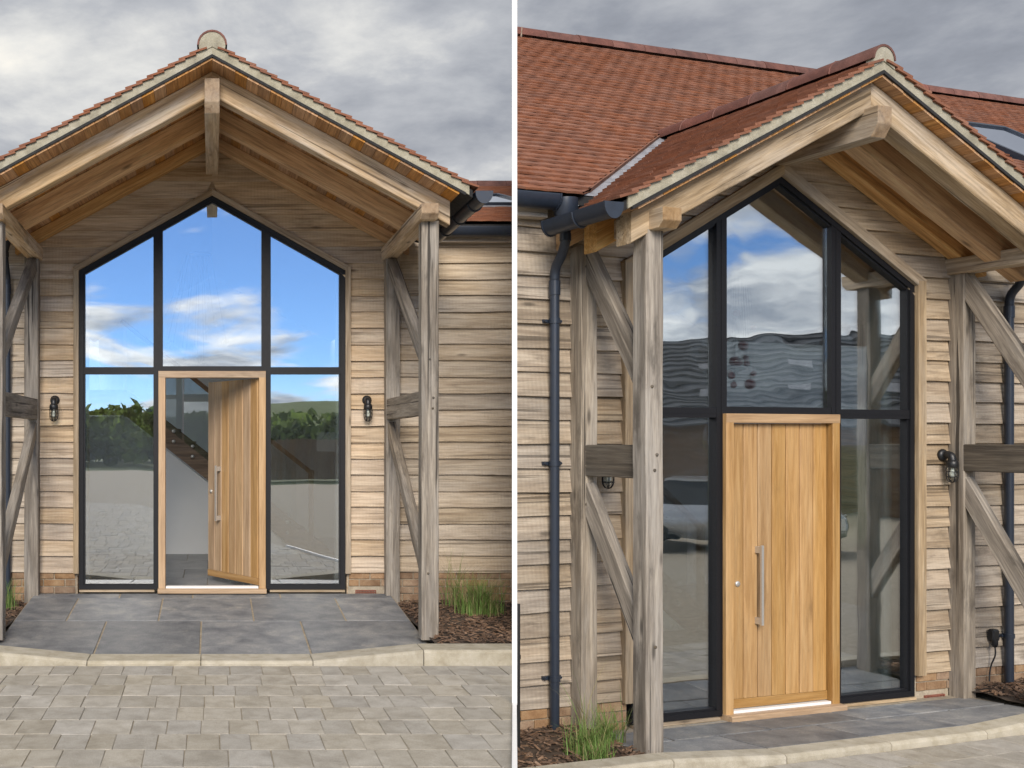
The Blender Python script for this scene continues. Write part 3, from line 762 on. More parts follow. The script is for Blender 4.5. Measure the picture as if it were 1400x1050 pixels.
    # rooflights
    for (ra, rb_, ca, cb_) in rl:
        b = MB(); un = Vector((0, -math.sin(am), math.cos(am)))
        def Q(x, y, h): return Vector((x, y, main_z(y))) + un * h
        fwd = .05
        for (xa, xb, ya, yb2) in ((ra, rb_, ca, ca + fwd), (ra, rb_, cb_ - fwd, cb_), (ra, ra + fwd, ca + fwd, cb_ - fwd), (rb_ - fwd, rb_, ca + fwd, cb_ - fwd)):
            v = [Q(xa, ya, 0), Q(xb, ya, 0), Q(xb, yb2, 0), Q(xa, yb2, 0), Q(xa, ya, .09), Q(xb, ya, .09), Q(xb, yb2, .09), Q(xa, yb2, .09)]
            b.raw(v, BOXF)
        fl = b.build('rooflight', 'gutter', roof)
        b = MB(); v = [Q(x, y, h) for h in (.055, .07) for x, y in ((ra + fwd, ca + fwd), (rb_ - fwd, ca + fwd), (rb_ - fwd, cb_ - fwd), (ra + fwd, cb_ - fwd))]
        b.raw(v, BOXF); b.build('rooflight_pane', 'rooflight_glass', roof)
        b = MB()
        v = [Q(ra - .1, ca - .14, .045), Q(rb_ + .1, ca - .14, .045), Q(rb_ + .1, ca, .05), Q(ra - .1, ca, .05)]
        b.raw(v + [q + un * .004 for q in v], BOXF); b.build('flashing', 'lead', roof)
    # valley lead
    for s in (-1, 1):
        b = MB(); npc = 5
        for q in range(npc):
            for t0, t1 in ((q / npc + .004, (q + 1) / npc + .006),):
                def V(t):
                    x = xv * (1 - t) + (.06 * (1 - t) if False else 0); y = (zt - px * x - ze) / m - ye
                    return Vector((s * x, y, porch_z(x) + .004 + .002 * q))
                A, B = V(t0), V(min(t1, .995)); wv = .21
                # one wing on each roof plane
                upm = Vector((s * wv, 0, 0)); upm = Vector((s * wv, 0, 0))
                c1 = A + Vector((s * wv, 0, 0)); c2 = B + Vector((s * wv, 0, 0))
                d1 = A + Vector((0, -wv * .55, 0)); d2 = B + Vector((0, -wv * .55, 0))
                o_ = Vector((0, 0, .006))
                b.raw([A + o_, B + o_, c2 + o_ * 1.3, c1 + o_ * 1.3], [(0, 1, 2, 3)]); b.raw([A + o_, B + o_, d2 + o_ * 1.3, d1 + o_ * 1.3], [(3, 2, 1, 0)])
        b.build('valley_lead', 'lead', roof)
        vd = Vector((-s * xv, yback + ye, 0)).normalized(); vn = Vector((vd.y, -vd.x, 0)) * s
        b = MB(); pts = []
        for q in range(13):
            x = xv * (1 - q / 12.6); y = (zt - px * x - ze) / m - ye; p_ = Vector((s * x, y, 0)) + vn * .066; p_.z = main_z(p_.y); pts.append(p_)
        nn = Vector((0, -math.sin(am), math.cos(am)))
        v = [p_ - nn * .01 for p_ in pts] + [p_ + nn * (.046 + rng.uniform(-.004, .004)) for p_ in pts] + [p_ + nn * .046 + vn * .05 for p_ in pts]
        k_ = len(pts); b.raw(v, [(i, i + 1, k_ + i + 1, k_ + i) for i in range(k_ - 1)] + [(k_ + i, k_ + i + 1, 2 * k_ + i + 1, 2 * k_ + i) for i in range(k_ - 1)])
        b.build('valley_bedding', 'tile', roof)
    # ridge tiles
    def ridge_tile(p0, p1, r, endcap=False):
        b = MB(); d = (p1 - p0); L = d.length; d.normalize(); q = Vector((-d.y, d.x, 0)); n = 10
        def ring(p, rr): return [p + q * rr * math.cos(math.pi * k / n) + Vector((0, 0, rr * math.sin(math.pi * k / n))) for k in range(n + 1)]
        R0, R1 = ring(p0, r), ring(p1, r * .985); I0, I1 = ring(p0, r - .016), ring(p1, r - .018)
        k_ = n + 1
        b.raw(R0 + R1, [(k, k + 1, k_ + k + 1, k_ + k) for k in range(n)], 0, True)
        b.raw(R0 + I0, [(k, k_ + k, k_ + k + 1, k + 1) for k in range(n)])
        b.raw(R1 + I1, [(k + 1, k_ + k + 1, k_ + k, k) for k in range(n)])
        o = b.build('ridge_tile', 'ridge', roof)
        return o
    rr = P['ridge_r']; zrt = zt + .015
    Lr = yback + .15 - yv; nr = max(3, round(Lr / .34)); st = Lr / nr
    for i in range(nr):
        p0 = Vector((0, yv - .02 + i * st + .003, zrt + rng.uniform(0, .004))); p1 = p0 + Vector((0, st - .006, 0)); ridge_tile(p0, p1, rr)
        b = MB(); b.tube([p1 + Vector((0, -.004, 0)) + Vector((math.cos(math.pi * k / 8) * rr * .99, 0, math.sin(math.pi * k / 8) * rr * .99)) for k in range(9)], .007, 6); b.build('ridge_joint', 'ridge', roof)
    b = MB(); prof = [(math.cos(math.pi * k / 12) * (rr - .014), zrt + math.sin(math.pi * k / 12) * (rr - .014)) for k in range(13)]
    b.prism(prof + [(-.10, zrt - .06), (0, zrt - .01), (.10, zrt - .06)], yv - .012, yv + .05); b.build('ridge_end_mortar', 'mortar', roof)
    x = x0m if not P['roof_open'] else 1.9
    while x < x1m:
        p0 = Vector((x, zrd, mz + .0 + rng.uniform(0, .006))); ridge_tile(p0, p0 + Vector((.444, 0, 0)), .12)
        x += .45
    # ---- gutters and downpipes
    gx = xe + .09; gzt = porch_z(xe) + .0
    for s in (-1, 1):
        b = MB(); gutter_mesh(b, (s * gx, yv - .01, gzt - .02), (s * gx, -.27, gzt - .02), .068, .09)
        gt = b.build('gutter', 'gutter', H)
        yq = yv + .3
        while yq < -ye - .1:
            b = MB(); pts = [(s * gx + .071 * math.cos(math.pi * k / 10), yq, gzt - .02 - .094 * math.sin(math.pi * k / 10)) for k in range(11)]
            b.tube(pts, .008, 6); b.build('bracket', 'gutter', gt); yq += .55
        xa, xb = ((gx - .08, x_hi) if s > 0 else (x_lo, -gx + .08))
        b = MB(); gutter_mesh(b, (xa, -.20, P['gz']), (xb, -.20, P['gz']), .068, .09); gt2 = b.build('gutter', 'gutter', H)
        b = MB(); b.box((xa, -.125, P['gz'] - .13), (xb, -.035, P['gz'] + .02)); b.build('fascia', 'rail_oak' if False else 'board', H)
    for (xpz, zbot, clips) in P['pipes']:
        s = 1 if xpz > 0 else -1; zt2 = P['gz'] - .1
        b = MB(); b.lathe([(.085, .11), (.085, .04), (.05, -.06), (.036, -.12)], 14, Matrix.Translation((xpz, -.20, zt2 - .02)))
        path = smooth_path([(xpz, -.20, zt2 - .12), (xpz, -.20, zt2 - .20), (xpz, -.16, zt2 - .29), (xpz, -.095, zt2 - .37), (xpz, -.080, zt2 - .48), (xpz, -.080, zt2 - .8), (xpz, -.080, zbot)], 5)
        b.tube(path, .034, 14)
        b.tube([(xpz, -.08, zt2 - .46), (xpz, -.08, zt2 - .56)], .040, 14); b.tube([(xpz, -.20, zt2 - .15), (xpz, -.20, zt2 - .2)], .039, 14)
        b.tube([(xpz, -.08, zbot + .06), (xpz, -.08, zbot)], .040, 14)
        dp = b.build('downpipe', 'gutter', H)
        for zc in clips:
            b = MB(); b.tube([(xpz, -.08, zc - .018), (xpz, -.08, zc + .018)], .040, 14); b.box((xpz - .075, -.052, zc - .012), (xpz + .075, -.03, zc + .012))
            for ss in (-1, 1): b.tube([(xpz + ss * .062, -.07, zc), (xpz + ss * .062, -.045, zc)], .010, 8)
            b.build('pipe_clip', 'gutter', dp)
    # ---- hall behind the glass
    b = MB(); hx0, hx1, hy = P['hall']
    b.box((hx0, .19, -.06), (hx1, hy, -.012)); fl = b.build('hall_floor', 'joint', H)
    tw_, td_ = .55, .85; ft = bevel_box_mesh('floor_tile', tw_ - .006, td_ - .006, .02, .002); ft.materials.append(MATS['floor_tile'])
    yy = .20
    r_ = 0
    while yy < hy - .3:
        xx = hx0 + (.27 if r_ % 2 else 0)
        while xx < hx1 - .2:
            link('floor_tile', ft, None, fl, Matrix.Translation((xx + tw_ / 2, yy + td_ / 2, -.010))); xx += tw_
        yy += td_; r_ += 1
    b = MB(); b.box((hx0 - .12, hy, -.05), (hx1, hy + .12, 4.6)); b.build('inner_wall', 'white_wall', H)
    b = MB(); b.box((hx0 - .12, .19, -.05), (hx0, .5, 3.7)); b.box((hx0 - .12, .5, -.05), (hx0, hy, .75)); b.build('inner_wall', 'white_wall', H)
    for s in (-1, 1):
        b = MB(); xa, xb = sorted((s * 1.32, s * 1.62)); b.box((xa, .185, -.01), (xb, .34, 3.5)); pr = b.build('inner_pier', 'white_wall', H)
        b = MB(); xa, xb = sorted((s * 1.305, s * 1.62)); b.box((xa, .342, -.01), (xb, .358, .16)); xa, xb = sorted((s * 1.302, s * 1.319)); b.box((xa, .186, -.01), (xb, .358, .16)); b.build('skirting', 'white_trim', H)
    b = MB(); b.box((hx0, hy - .018, -.01), (hx1, hy - .001, .17)); b.box((hx0 + .001, .36, -.01), (hx0 + .018, hy - .02, .17)); b.build('skirting', 'white_trim', H)
    # sloping ceiling just inside the screen
    b = MB()
    for s in (-1, 1):
        v = [(0, .19, 4.20), (s * 1.9, .19, 4.20 - .56 * 1.9), (s * 1.9, P['ceil'], 4.20 - .56 * 1.9), (0, P['ceil'], 4.20)]
        b.raw(v + [(q[0], q[1], q[2] + .08) for q in v], BOXF)
    b.build('inner_ceiling', 'white_wall', H)
    return H

L = build_house(dict(bd='board', bds='board_warm', raf='rafter_oak', k=KL, loc=LOCL, rz=0, pitch=.545, x_lo=-4.0, x_hi=3.9, yn=2.015, zr1=4.728, m=.30, ze=3.80, air=[(1.60, -.02)], glass='pane_left', trim=.055,
    open=R(-57), zfar=-.12, znear=-.13, rail=(1.79, 2.0), railmat='post_oak', raillabel=None, brace=(3.42, 2.25, 1.72, .40), r2=1.10, r3d=.125, ridge_beam=(4.34, 4.62), over=.27,
    valley=True, roof_x0=-4.5, roof_x1=5, ridge_d=5.6, tiles='verge', rooflights=[(2.75, 3.85, 1.6, 3.2)], ridge_r=.125, gz=3.75, pipes=[(-2.12, -.1, (.9, 2.0, 2.9))], hall=(-1.70, 4.2, 6.0), roof_open=2.2, ceil=5.98,
    label='weatherboarded barn house with clay tiled oak porch and its oak front door standing open'))
H2 = build_house(dict(bd='board_grey', bds='board_warm_grey', raf='rafter_grey', k=KR, loc=LOCR, rz=THR, pitch=.515, x_lo=-4.2, x_hi=5.2, xp=1.842, pwid=.132, yn=.80, zr1=4.605, bproj=.11, m=.70, ze=3.80, air=[(1.62, -.02), (-2.22, .03)], glass='pane_right', trim=.085,
    open=0, zfar=-.05, znear=.0, rail=(1.84, 2.06), railmat='rail_oak', raillabel='dark grey rail between the posts', brace=(3.42, 2.42, 1.76, .72), r2=.40, r3d=.13, ridge_beam=(4.19, 4.40), over=.09,
    valley=True, roof_x0=-5.2, roof_x1=10.5, ridge_d=3.9, tiles='slope', rooflights=[(4.95, 6.1, 1.5, 2.6)], ridge_r=.105, gz=3.77, pipes=[(-2.08, .0, (.42, 1.93, 2.93)), (2.39, -.02, (.46, 2.9))], hall=(-1.9, 5.0, 6.0), roof_open=0, ceil=2.6,
    label='weatherboarded barn house with clay tiled oak porch and its oak front door closed'))

# end wall of the second house along the plot line
bpy.context.view_layer.update()
Mi = MR.inverted()
pA = Mi @ Vector((SR * 0, 0, 0))
def bline(y):  # local point on plot line at local y
    p0 = Mi @ Vector((SR * 5, 5, 0)); p1 = Mi @ Vector((SR * 20, 20, 0)); t = (y - p0.y) / (p1.y - p0.y); return p0.lerp(p1, t)
q0, q1 = bline(.19), bline(7.6)
ang = math.atan2(q1.y - q0.y, q1.x - q0.x); Lw = math.hypot(q1.x - q0.x, q1.y - q0.y)
Mend = Matrix.Translation((q0.x + .06 * math.sin(ang), q0.y - .06 * math.cos(ang), 0)) @ Matrix.Rotation(ang, 4, 'Z') @ Matrix.Rotation(math.pi, 4, 'Z') @ Matrix.Translation((-Lw, 0, 0))
b = MB(); dm = .7 * math.sin(ang)
zA, zB = 3.7, 3.8 + .7 * (3.9 + .14) - .1; tB = (3.9 - .19) / math.sin(ang)
b.prism([(0, -.3), (Lw, -.3), (Lw, zA), (Lw - tB, zB), (0, zA)], .0, .12)
ew = b.build('end_wall', 'membrane', H2, Mend)
z = .2
while z < zB - .05:
    def xlim(zq): return (0., Lw) if zq <= zA else ((zq - zA) / (zB - zA) * (Lw - tB), Lw - (zq - zA) / (zB - zA) * tB)
    a0, a1 = xlim(z); c0, c1 = xlim(z + .19)
    if a1 - a0 > .1: board(H2, z, .1695, a0, a1, c0, max(c1, c0 + .01), 'board', M0=Mend)
    z += .1695
side_clip(tree_of(L), SL, True)
side_clip([o for o in tree_of(H2)], SR, False)

# ------------------------------------------------------------------ paving, kerbs and beds in front of each porch
def site(M, k, rz, yk, kw, zd, zc, zs, zw, bedz, slope, keep_left, names, sy, xlim):
    def MM(local=Matrix.Identity(4)): return M @ local
    out = []
    kb = yk - kw
    def pz(Y): return zw + (zc - .004 - zw) * Y / kb
    # slab terrace
    base = MB(); v = [(-1.85, -.05, zw - .008), (1.85, -.05, zw - .008), (1.85, -kb, zc - .014), (-1.85, -kb, zc - .014)]
    base.raw([(q[0], q[1], q[2] - .12) for q in v] + v, BOXF)
    pv = base.build('porch_paving', 'joint', None, M); pv['kind'] = 'structure'; out.append(pv)
    rows = [(.05, .26 * sy), (.26 * sy, 1.20 * sy), (1.20 * sy, kb)]
    joints = [[-1.85, -.95, -.2, .7, 1.85], [-1.85, -1.36, -.5, .39, 1.25, 1.85], [-1.85, -.98, -.10, .82, 1.85]]
    for (Y0, Y1), js in zip(rows, joints):
        for i in range(len(js) - 1):
            gp = .008; a, c = js[i] + gp, js[i + 1] - gp; e = rng.uniform(-.02, .02); dz = rng.uniform(-.001, .0015)
            b = MB(); v = [(a, -Y0 - gp, pz(Y0) + dz), (c, -Y0 - gp, pz(Y0) + dz), (c, -Y1 + gp, pz(Y1) + dz), (a, -Y1 + gp, pz(Y1) + dz)]
            b.raw([(q[0], q[1], q[2] - .03) for q in v] + v, BOXF)
            me = b.mesh('slab'); bm = bmesh.new(); bm.from_mesh(me); bmesh.ops.recalc_face_normals(bm, faces=bm.faces)
            bmesh.ops.bevel(bm, geom=bm.edges[:], offset=.003, segments=1, affect='EDGES'); bm.to_mesh(me); bm.free()
            link('slab', me, 'slate', pv)
    # kerb stones, dropped in front of the door
    kx = [-3.7, -2.8, -1.9, -1.0, -.09, .806, 1.69, 2.6, 3.5, 4.4]
    def kh(x): return zs if (x < -1.85 or x > 1.6) else zc
    kobj = None; kroot = empty('kerb', (0, 0, 0)); kroot.matrix_world = M; kroot['kind'] = 'structure'; out.append(kroot)
    for i in range(len(kx) - 1):
        x0, x1 = kx[i] + .003, kx[i + 1] - .003; h0, h1 = kh(kx[i]), kh(kx[i + 1])
        if not (xlim[0] - 1 < x0 < xlim[1]): continue
        b = MB(); v = []
        for x, h in ((x0, h0), (x1, h1)):
            v += [(x, -yk, zd - .1), (x, -yk, h - .018), (x, -yk + .020, h), (x, -kb - .004, h), (x, -kb - .004, zd - .1)]
        b.raw(v, [tuple(range(5)), tuple(reversed(range(5, 10)))] + [(j, j + 5, (j + 1) % 5 + 5, (j + 1) % 5) for j in range(5)])
        me = b.mesh('kerb_stone'); bm = bmesh.new(); bm.from_mesh(me); bmesh.ops.recalc_face_normals(bm, faces=bm.faces)
        bmesh.ops.bevel(bm, geom=[e_ for e_ in bm.edges if e_.calc_length() > .1], offset=.004, segments=1, affect='EDGES'); bm.to_mesh(me); bm.free()
        link('kerb_stone', me, 'kerbstone', kroot)
    # planting beds: soil and bark chips
    for s, nm in ((-1, names[0]), (1, names[1])):
        xa, xb = sorted((s * 1.853, s * (3.9 if s > 0 else 3.6)))
        b = MB(); nx, ny = 22, 10; vv = []; hgt = lambda x, Y: bedz + .02 * math.sin(x * 5 + Y * 3) * .5 + rng.uniform(-.008, .010)
        for j in range(ny + 1):
            for i in range(nx + 1):
                x = xa + (xb - xa) * i / nx; Y = .0 + (kb - .0) * j / ny; vv.append((x, -Y, hgt(x, Y)))
        b.raw(vv, [(j * (nx + 1) + i, j * (nx + 1) + nx + 1 + i, j * (nx + 1) + nx + 2 + i, j * (nx + 1) + i + 1) for j in range(ny) for i in range(nx)], 0, True)
        o = b.build('planting_bed', 'soil', None, M); o['kind'] = 'structure'; out.append(o)
        c = MB()
        for q in range(int(900 * kb)):
            x = rng.uniform(xa + .02, xb - .02) if rng.random() < .4 else s * rng.uniform(1.87, 2.9); Y = rng.uniform(.06, kb - .02)
            Lc, Wc = rng.uniform(.02, .07), rng.uniform(.006, .02)
            Mx = Matrix.Translation((x, -Y, bedz + rng.uniform(.004, .03))) @ Matrix.Rotation(rng.uniform(0, 6.3), 4, 'Z') @ Matrix.Rotation(rng.uniform(-.5, .5), 4, 'X') @ Matrix.Rotation(rng.uniform(-.4, .4), 4, 'Y')
            c.box((-Lc / 2, -Wc / 2, -.002), (Lc / 2, Wc / 2, .003), rng.random(), Mx)
        o2 = c.build('bark_chips', 'chip', None, M, attr=True); tag(o2, nm, 'bark mulch', None, 'stuff'); out.append(o2)
    allo = out + [c for o in out for c in o.children]
    side_clip(allo, slope, keep_left)
site(ML, KL, 0, 2.605, .29, -.22, -.186, -.10, -.015, -.115, SL, True, ('dark bark chips in the bed left of the open door porch', 'dark bark chips covering the bed right of the open door porch'), 1., (-3.8, 3.6))
site(MR, KR, THR, 1.035, .17, .0, .050, .105, -.012, .060, SR, False, ('dark bark chips in the grassy bed left of the closed door porch', 'dark bark chips in the bed right of the closed door porch'), .36, (-4, 5))

# ------------------------------------------------------------------ stairs and pendant inside each hall
def staircase(M, x_foot, yd, label, zl=1.95):
    t = empty('staircase'); t.matrix_world = M; tag(t, label, 'staircase', 'staircases in the halls')
    sl = .8; xt = x_foot - zl / sl
    # stringer: parallelogram, plus landing fascia
    for dy in (0, 1.0):
        b = MB(); poly = [(x_foot + .0, .0), (x_foot + .45, .0), (xt + .10, zl + .28), (xt, zl - .03)]
        b.prism([(x_foot, 0.), (x_foot + .46, 0.), (xt + .02, zl + .31), (xt - .10, zl + .31), (xt - .10, zl - .04), (xt, zl - .04)], yd + dy, yd + dy + .045); b.build('stringer', 'stair_oak', t)
    b = MB(); b.box((xt - 1.6, yd, zl - .04), (xt - .101, yd + .045, zl + .31)); b.build('landing_fascia', 'stair_oak', t)
    b = MB(); b.box((xt - 1.6, yd + .05, zl + .02), (xt - .10, yd + 1.0, zl + .22)); b.build('landing', 'white_wall', t)
    n = 11; rise = zl / n; going = rise / sl
    for i in range(n):
        b = MB(); x1 = x_foot + .30 - i * going; z = (i + .75) * rise
        b.box((x1 - going - .03, yd + .05, z - .035), (x1, yd + .995, z)); b.box((x1 - going, yd + .06, z - rise), (x1 - going + .016, yd + .99, z - .036)); b.build('tread', 'stair_oak', t)
    b = MB(); b.prism([(xt - 1.6, 0.), (x_foot - .04, 0.), (xt - .02, zl - .05), (xt - 1.6, zl - .05)], yd + .06, yd + .12); b.build('spandrel', 'white_wall', t)
    def pane(x0, x1):
        b = MB(); z = lambda x: (x_foot - x) * sl
        b.prism([(x0, z(x0) + .25), (x1, z(x1) + .25), (x1, z(x1) + 1.22), (x0, z(x0) + 1.22)], yd - .022, yd - .012); p = b.build('balustrade_pane', 'clear_glass', t)
        for xx in (x0 + .12, x1 - .12):
            for dz in (.12, .26):
                b = MB(); b.lathe([(0, 0), (.022, 0), (.025, .008), (.025, .03)], 12, Matrix.Translation((xx, yd - .045, z(xx) + dz + .02)) @ Matrix.Rotation(R(-90), 4, 'X')); b.build('steel_button', 'steel', p)
    for q in range(3): pane(xt + .03 + q * .78, xt + .03 + q * .78 + .76)
    b = MB(); b.prism([(xt - 1.5, zl + .25), (xt - .02, zl + .25), (xt - .02, zl + 1.2), (xt - 1.5, zl + 1.2)], yd - .022, yd - .012); b.build('balustrade_pane', 'clear_glass', t)
    timber('handrail', t, (x_foot + .1, yd - .017, 1.14), (xt - .05, yd - .017, 1.14 + (x_foot + .1 - xt + .05) * sl), .05, .06, 'stair_oak', jit=.0005)
    timber('newel', t, (x_foot + .12, yd, -.01), (x_foot + .12, yd, 1.16), .07, .07, 'stair_oak', up=(0, -1, 0), jit=.0005)
    return t
staircase(ML, 1.24, 3.5, 'oak staircase with glass balustrade seen through the open door')
staircase(MR, 1.95, 3.0, 'oak staircase with glass balustrade behind the closed door\'s side glass')
def pendant(M, x, y, z, mat, label, n, seed, sp):
    rr = random.Random(seed); t = empty('pendant_light'); t.matrix_world = M @ Matrix.Translation((x, y, z)); tag(t, label, 'pendant light', 'pendant lights in the halls')
    b = MB(); b.lathe([(0, 1.36), (.14, 1.36), (.14, 1.33), (0, 1.33)], 18); b.build('ceiling_rose', 'steel', t)
    for i in range(n):
        gx, gy, gz = rr.uniform(-sp, sp), rr.uniform(-.15, .15), rr.uniform(-.02, .55) * (1.2 if i % 2 else .5); r = rr.uniform(.026, .034) if i % 3 else rr.uniform(.042, .052)
        b = MB(); b.lathe([(max(0.0005, r * math.sin(math.pi * k / 10)), gz - r * math.cos(math.pi * k / 10)) for k in range(11)], 14, Matrix.Translation((gx, gy, 0))); gl = b.build('globe', mat, t)
        b = MB(); b.tube([(gx, gy, gz + r), (gx * .4, gy * .4, 1.34)], .0018, 5); b.build('wire', 'black_metal', gl)
pendant(MR, 1.10, 1.5, 2.62, 'globe_red', 'dark red glass globe pendant behind the glass above the closed door', 14, 5, .16)
pendant(ML, -.15, 2.2, 2.55, 'clear_glass', 'clear glass globe pendant behind the glass above the open door', 12, 9, .42)

# ------------------------------------------------------------------ lamps, socket, plants
def wall_lamp(M, x, z, label):
    t = empty('wall_lamp'); t.matrix_world = M @ Matrix.Translation((x, -.03, z)) @ Matrix.Scale(.9, 4); tag(t, label, 'wall lamp', 'caged wall lamps beside the doors')
    b = MB(); b.lathe([(0, 0), (.055, 0), (.055, -.012), (.046, -.028), (.030, -.034), (0, -.034)], 20, Matrix.Rotation(R(-90), 4, 'X')); b.build('mount', 'black_metal', t)
    b = MB(); pts = smooth_path([(0, -.03, 0), (0, -.06, .004), (0, -.088, -.010), (0, -.098, -.04), (0, -.098, -.06)], 4)
    b.tube(pts, [.030] * 3 + [.034] * (len(pts) - 3), 14); b.build('arm', 'black_metal', t)
    b = MB(); b.lathe([(0, -.045), (.034, -.045), (.046, -.055), (.050, -.075), (.050, -.105), (.045, -.112), (0, -.112)], 20, Matrix.Translation((0, -.098, 0))); b.build('cap', 'black_metal', t)
    b = MB(); b.lathe([(.037, -.110), (.038, -.175), (.034, -.205), (.020, -.222), (.0006, -.228)], 18, Matrix.Translation((0, -.098, 0))); b.build('jar', 'clear_glass', t)
    b = MB(); b.lathe([(.012, -.11), (.014, -.135), (.024, -.155), (.024, -.175), (.012, -.195), (.0006, -.198)], 14, Matrix.Translation((0, -.098, 0))); b.build('bulb', 'bulb', t)
    cg = MB()
    for k in range(3):
        a = math.pi * k / 3; c, s_ = math.cos(a), math.sin(a)
        prof = [(.046, -.105), (.047, -.18), (.042, -.215), (.026, -.238), (0, -.246), (-.026, -.238), (-.042, -.215), (-.047, -.18), (-.046, -.105)]
        cg.tube([(p * c, -.098 + p * s_, q) for p, q in prof], .0042, 6)
    for zc in (-.15, -.195):
        cg.tube([(.047 * math.cos(2 * math.pi * k / 20), -.098 + .047 * math.sin(2 * math.pi * k / 20), zc) for k in range(21)], .004, 6)
    cg.build('cage', 'black_metal', t)
wall_lamp(ML, 1.61, 1.99, 'black caged wall lamp right of the open door')
wall_lamp(ML, -1.635, 1.99, 'black caged wall lamp left of the open door')
wall_lamp(MR, 1.69, 1.97, 'black caged wall lamp right of the closed door')
wall_lamp(MR, -1.66, 1.97, 'black caged wall lamp left of the closed door, half hidden under the rail')
t = empty('outdoor_socket'); t.matrix_world = MR @ Matrix.Translation((2.235, -.03, .47)); tag(t, 'black outdoor socket with hanging cable by the right downpipe', 'socket')
me = bevel_box_mesh('housing', .075, .06, .10, .012); link('housing', me, 'black_metal', t, Matrix.Translation((0, -.03, 0)))
b = MB(); b.lathe([(.024, -.03), (.024, -.075), (.014, -.095), (0, -.095)], 12, Matrix.Translation((-.012, -.05, 0))); b.build('plug', 'black_metal', t)
b = MB(); b.tube(smooth_path([(-.012, -.05, -.08), (-.014, -.055, -.16), (-.03, -.03, -.26), (-.052, -.035, -.38), (-.048, -.06, -.47)], 5), .006, 8); b.build('cable', 'black_metal', t)

def tuft(M, x, Y, z, n, hgt, spread, label, seed, group, dry=.25):
    rr = random.Random(seed); t = empty('grass_tuft'); t.matrix_world = M @ Matrix.Translation((x, -Y, z)); tag(t, label, 'grass', group)
    parts = (MB(), MB())
    for i in range(n):
        b = parts[1 if rr.random() < dry else 0]
        a = rr.uniform(0, 6.283); r0 = rr.uniform(0, spread) * rr.random() ** .3; h = hgt * rr.uniform(.45, 1.05); lean = rr.uniform(.08, .95) * h
        bx, by = r0 * math.cos(a * 1.7 + i), r0 * .7 * math.sin(a * 1.7 + i); wd = rr.uniform(.0022, .0045); d = Vector((math.cos(a), math.sin(a), 0)); q = Vector((-d.y, d.x, 0))
        v = []
        for s_ in range(5):
            u = s_ / 4; p = Vector((bx, by, 0)) + d * lean * u * u + Vector((0, 0, h * (u - .18 * u * u * (lean / h))))
            v += [p - q * wd * (1 - u * .9), p + q * wd * (1 - u * .9)]
        b.raw(v, [(2 * k, 2 * k + 1, 2 * k + 3, 2 * k + 2) for k in range(4)], rr.random(), True)
    if parts[0].v: parts[0].build('blades', 'blade', t)
    if parts[1].v: parts[1].build('dry_blades', 'blade_dry', t)
gb = 'grass growing in the beds'
tuft(ML, 2.58, .85, -.11, 620, .42, .26, 'large bright green grass tuft in the bed right of the open door porch', 1, gb, .28)
tuft(ML, 2.45, .35, -.11, 70, .62, .16, 'tall thin feathery grass behind the large tuft by the open door porch', 2, gb, .5)
tuft(ML, -2.02, .5, -.11, 90, .35, .12, 'small grass tuft left of the open door porch', 3, gb, .2)
for i, (x, Y, n, h, sp, lab) in enumerate([
    (-2.22, .62, 330, .24, .20, 'low green grass clump at the foot of the left downpipe'),
    (-1.98, .50, 200, .30, .13, 'green grass clump between downpipe and porch post of the closed door house'),
    (-2.00, .30, 16, .55, .05, 'few tall thin grass stems against the left porch posts of the closed door house'),
    (-2.30, .80, 160, .16, .14, 'short grass at the kerb on the far left of the closed door house')]):
    tuft(MR, x, Y, .055, n, h, sp, lab, 20 + i, gb, .25 if i != 2 else .8)
tuft(MR, -1.72, .35, .0, 10, .40, .05, 'few thin stems beside the left porch posts behind the near post', 40, gb, .7)

# white post and edging stand in for the white strip dividing the two views
t = empty('divider_post', (.2852 * 6.5, 6.5, ZDL), math.atan(-.2852)); tag(t, 'slender white post between the two houses, stand-in for the strip dividing the views', 'post')
me = bevel_box_mesh('shaft', .0300, .0300, 4.8, .001); link('shaft', me, 'post_white', t, Matrix.Translation((0, 0, 2.4)))
o = link('plot_edging', bevel_box_mesh('plot_edging', .026, 2.6, .3, .002), 'post_white'); o.matrix_world = Matrix.Translation((.2852 * 5.18, 5.18, ZDL - .12)) @ Matrix.Rotation(math.atan(-.2852), 4, 'Z')
tag(o, 'low white edging between the two forecourts, stand-in for the foot of the dividing strip', 'edging')
t = empty('marker_post'); pm = Vector((.2889 * 7.6, 7.6, LOCR.z)); t.location = pm; tag(t, 'slim black metal post at the left end of the closed door house', 'post')
b = MB(); b.tube([(0, 0, 0), (0, 0, 1.13)], .012, 10); b.build('shaft', 'black_metal', t)
for zc in (.3, .75):
    b = MB(); b.tube([(0, 0, zc - .015), (0, 0, zc + .015)], .016, 10); b.build('collar', 'black_metal', t)

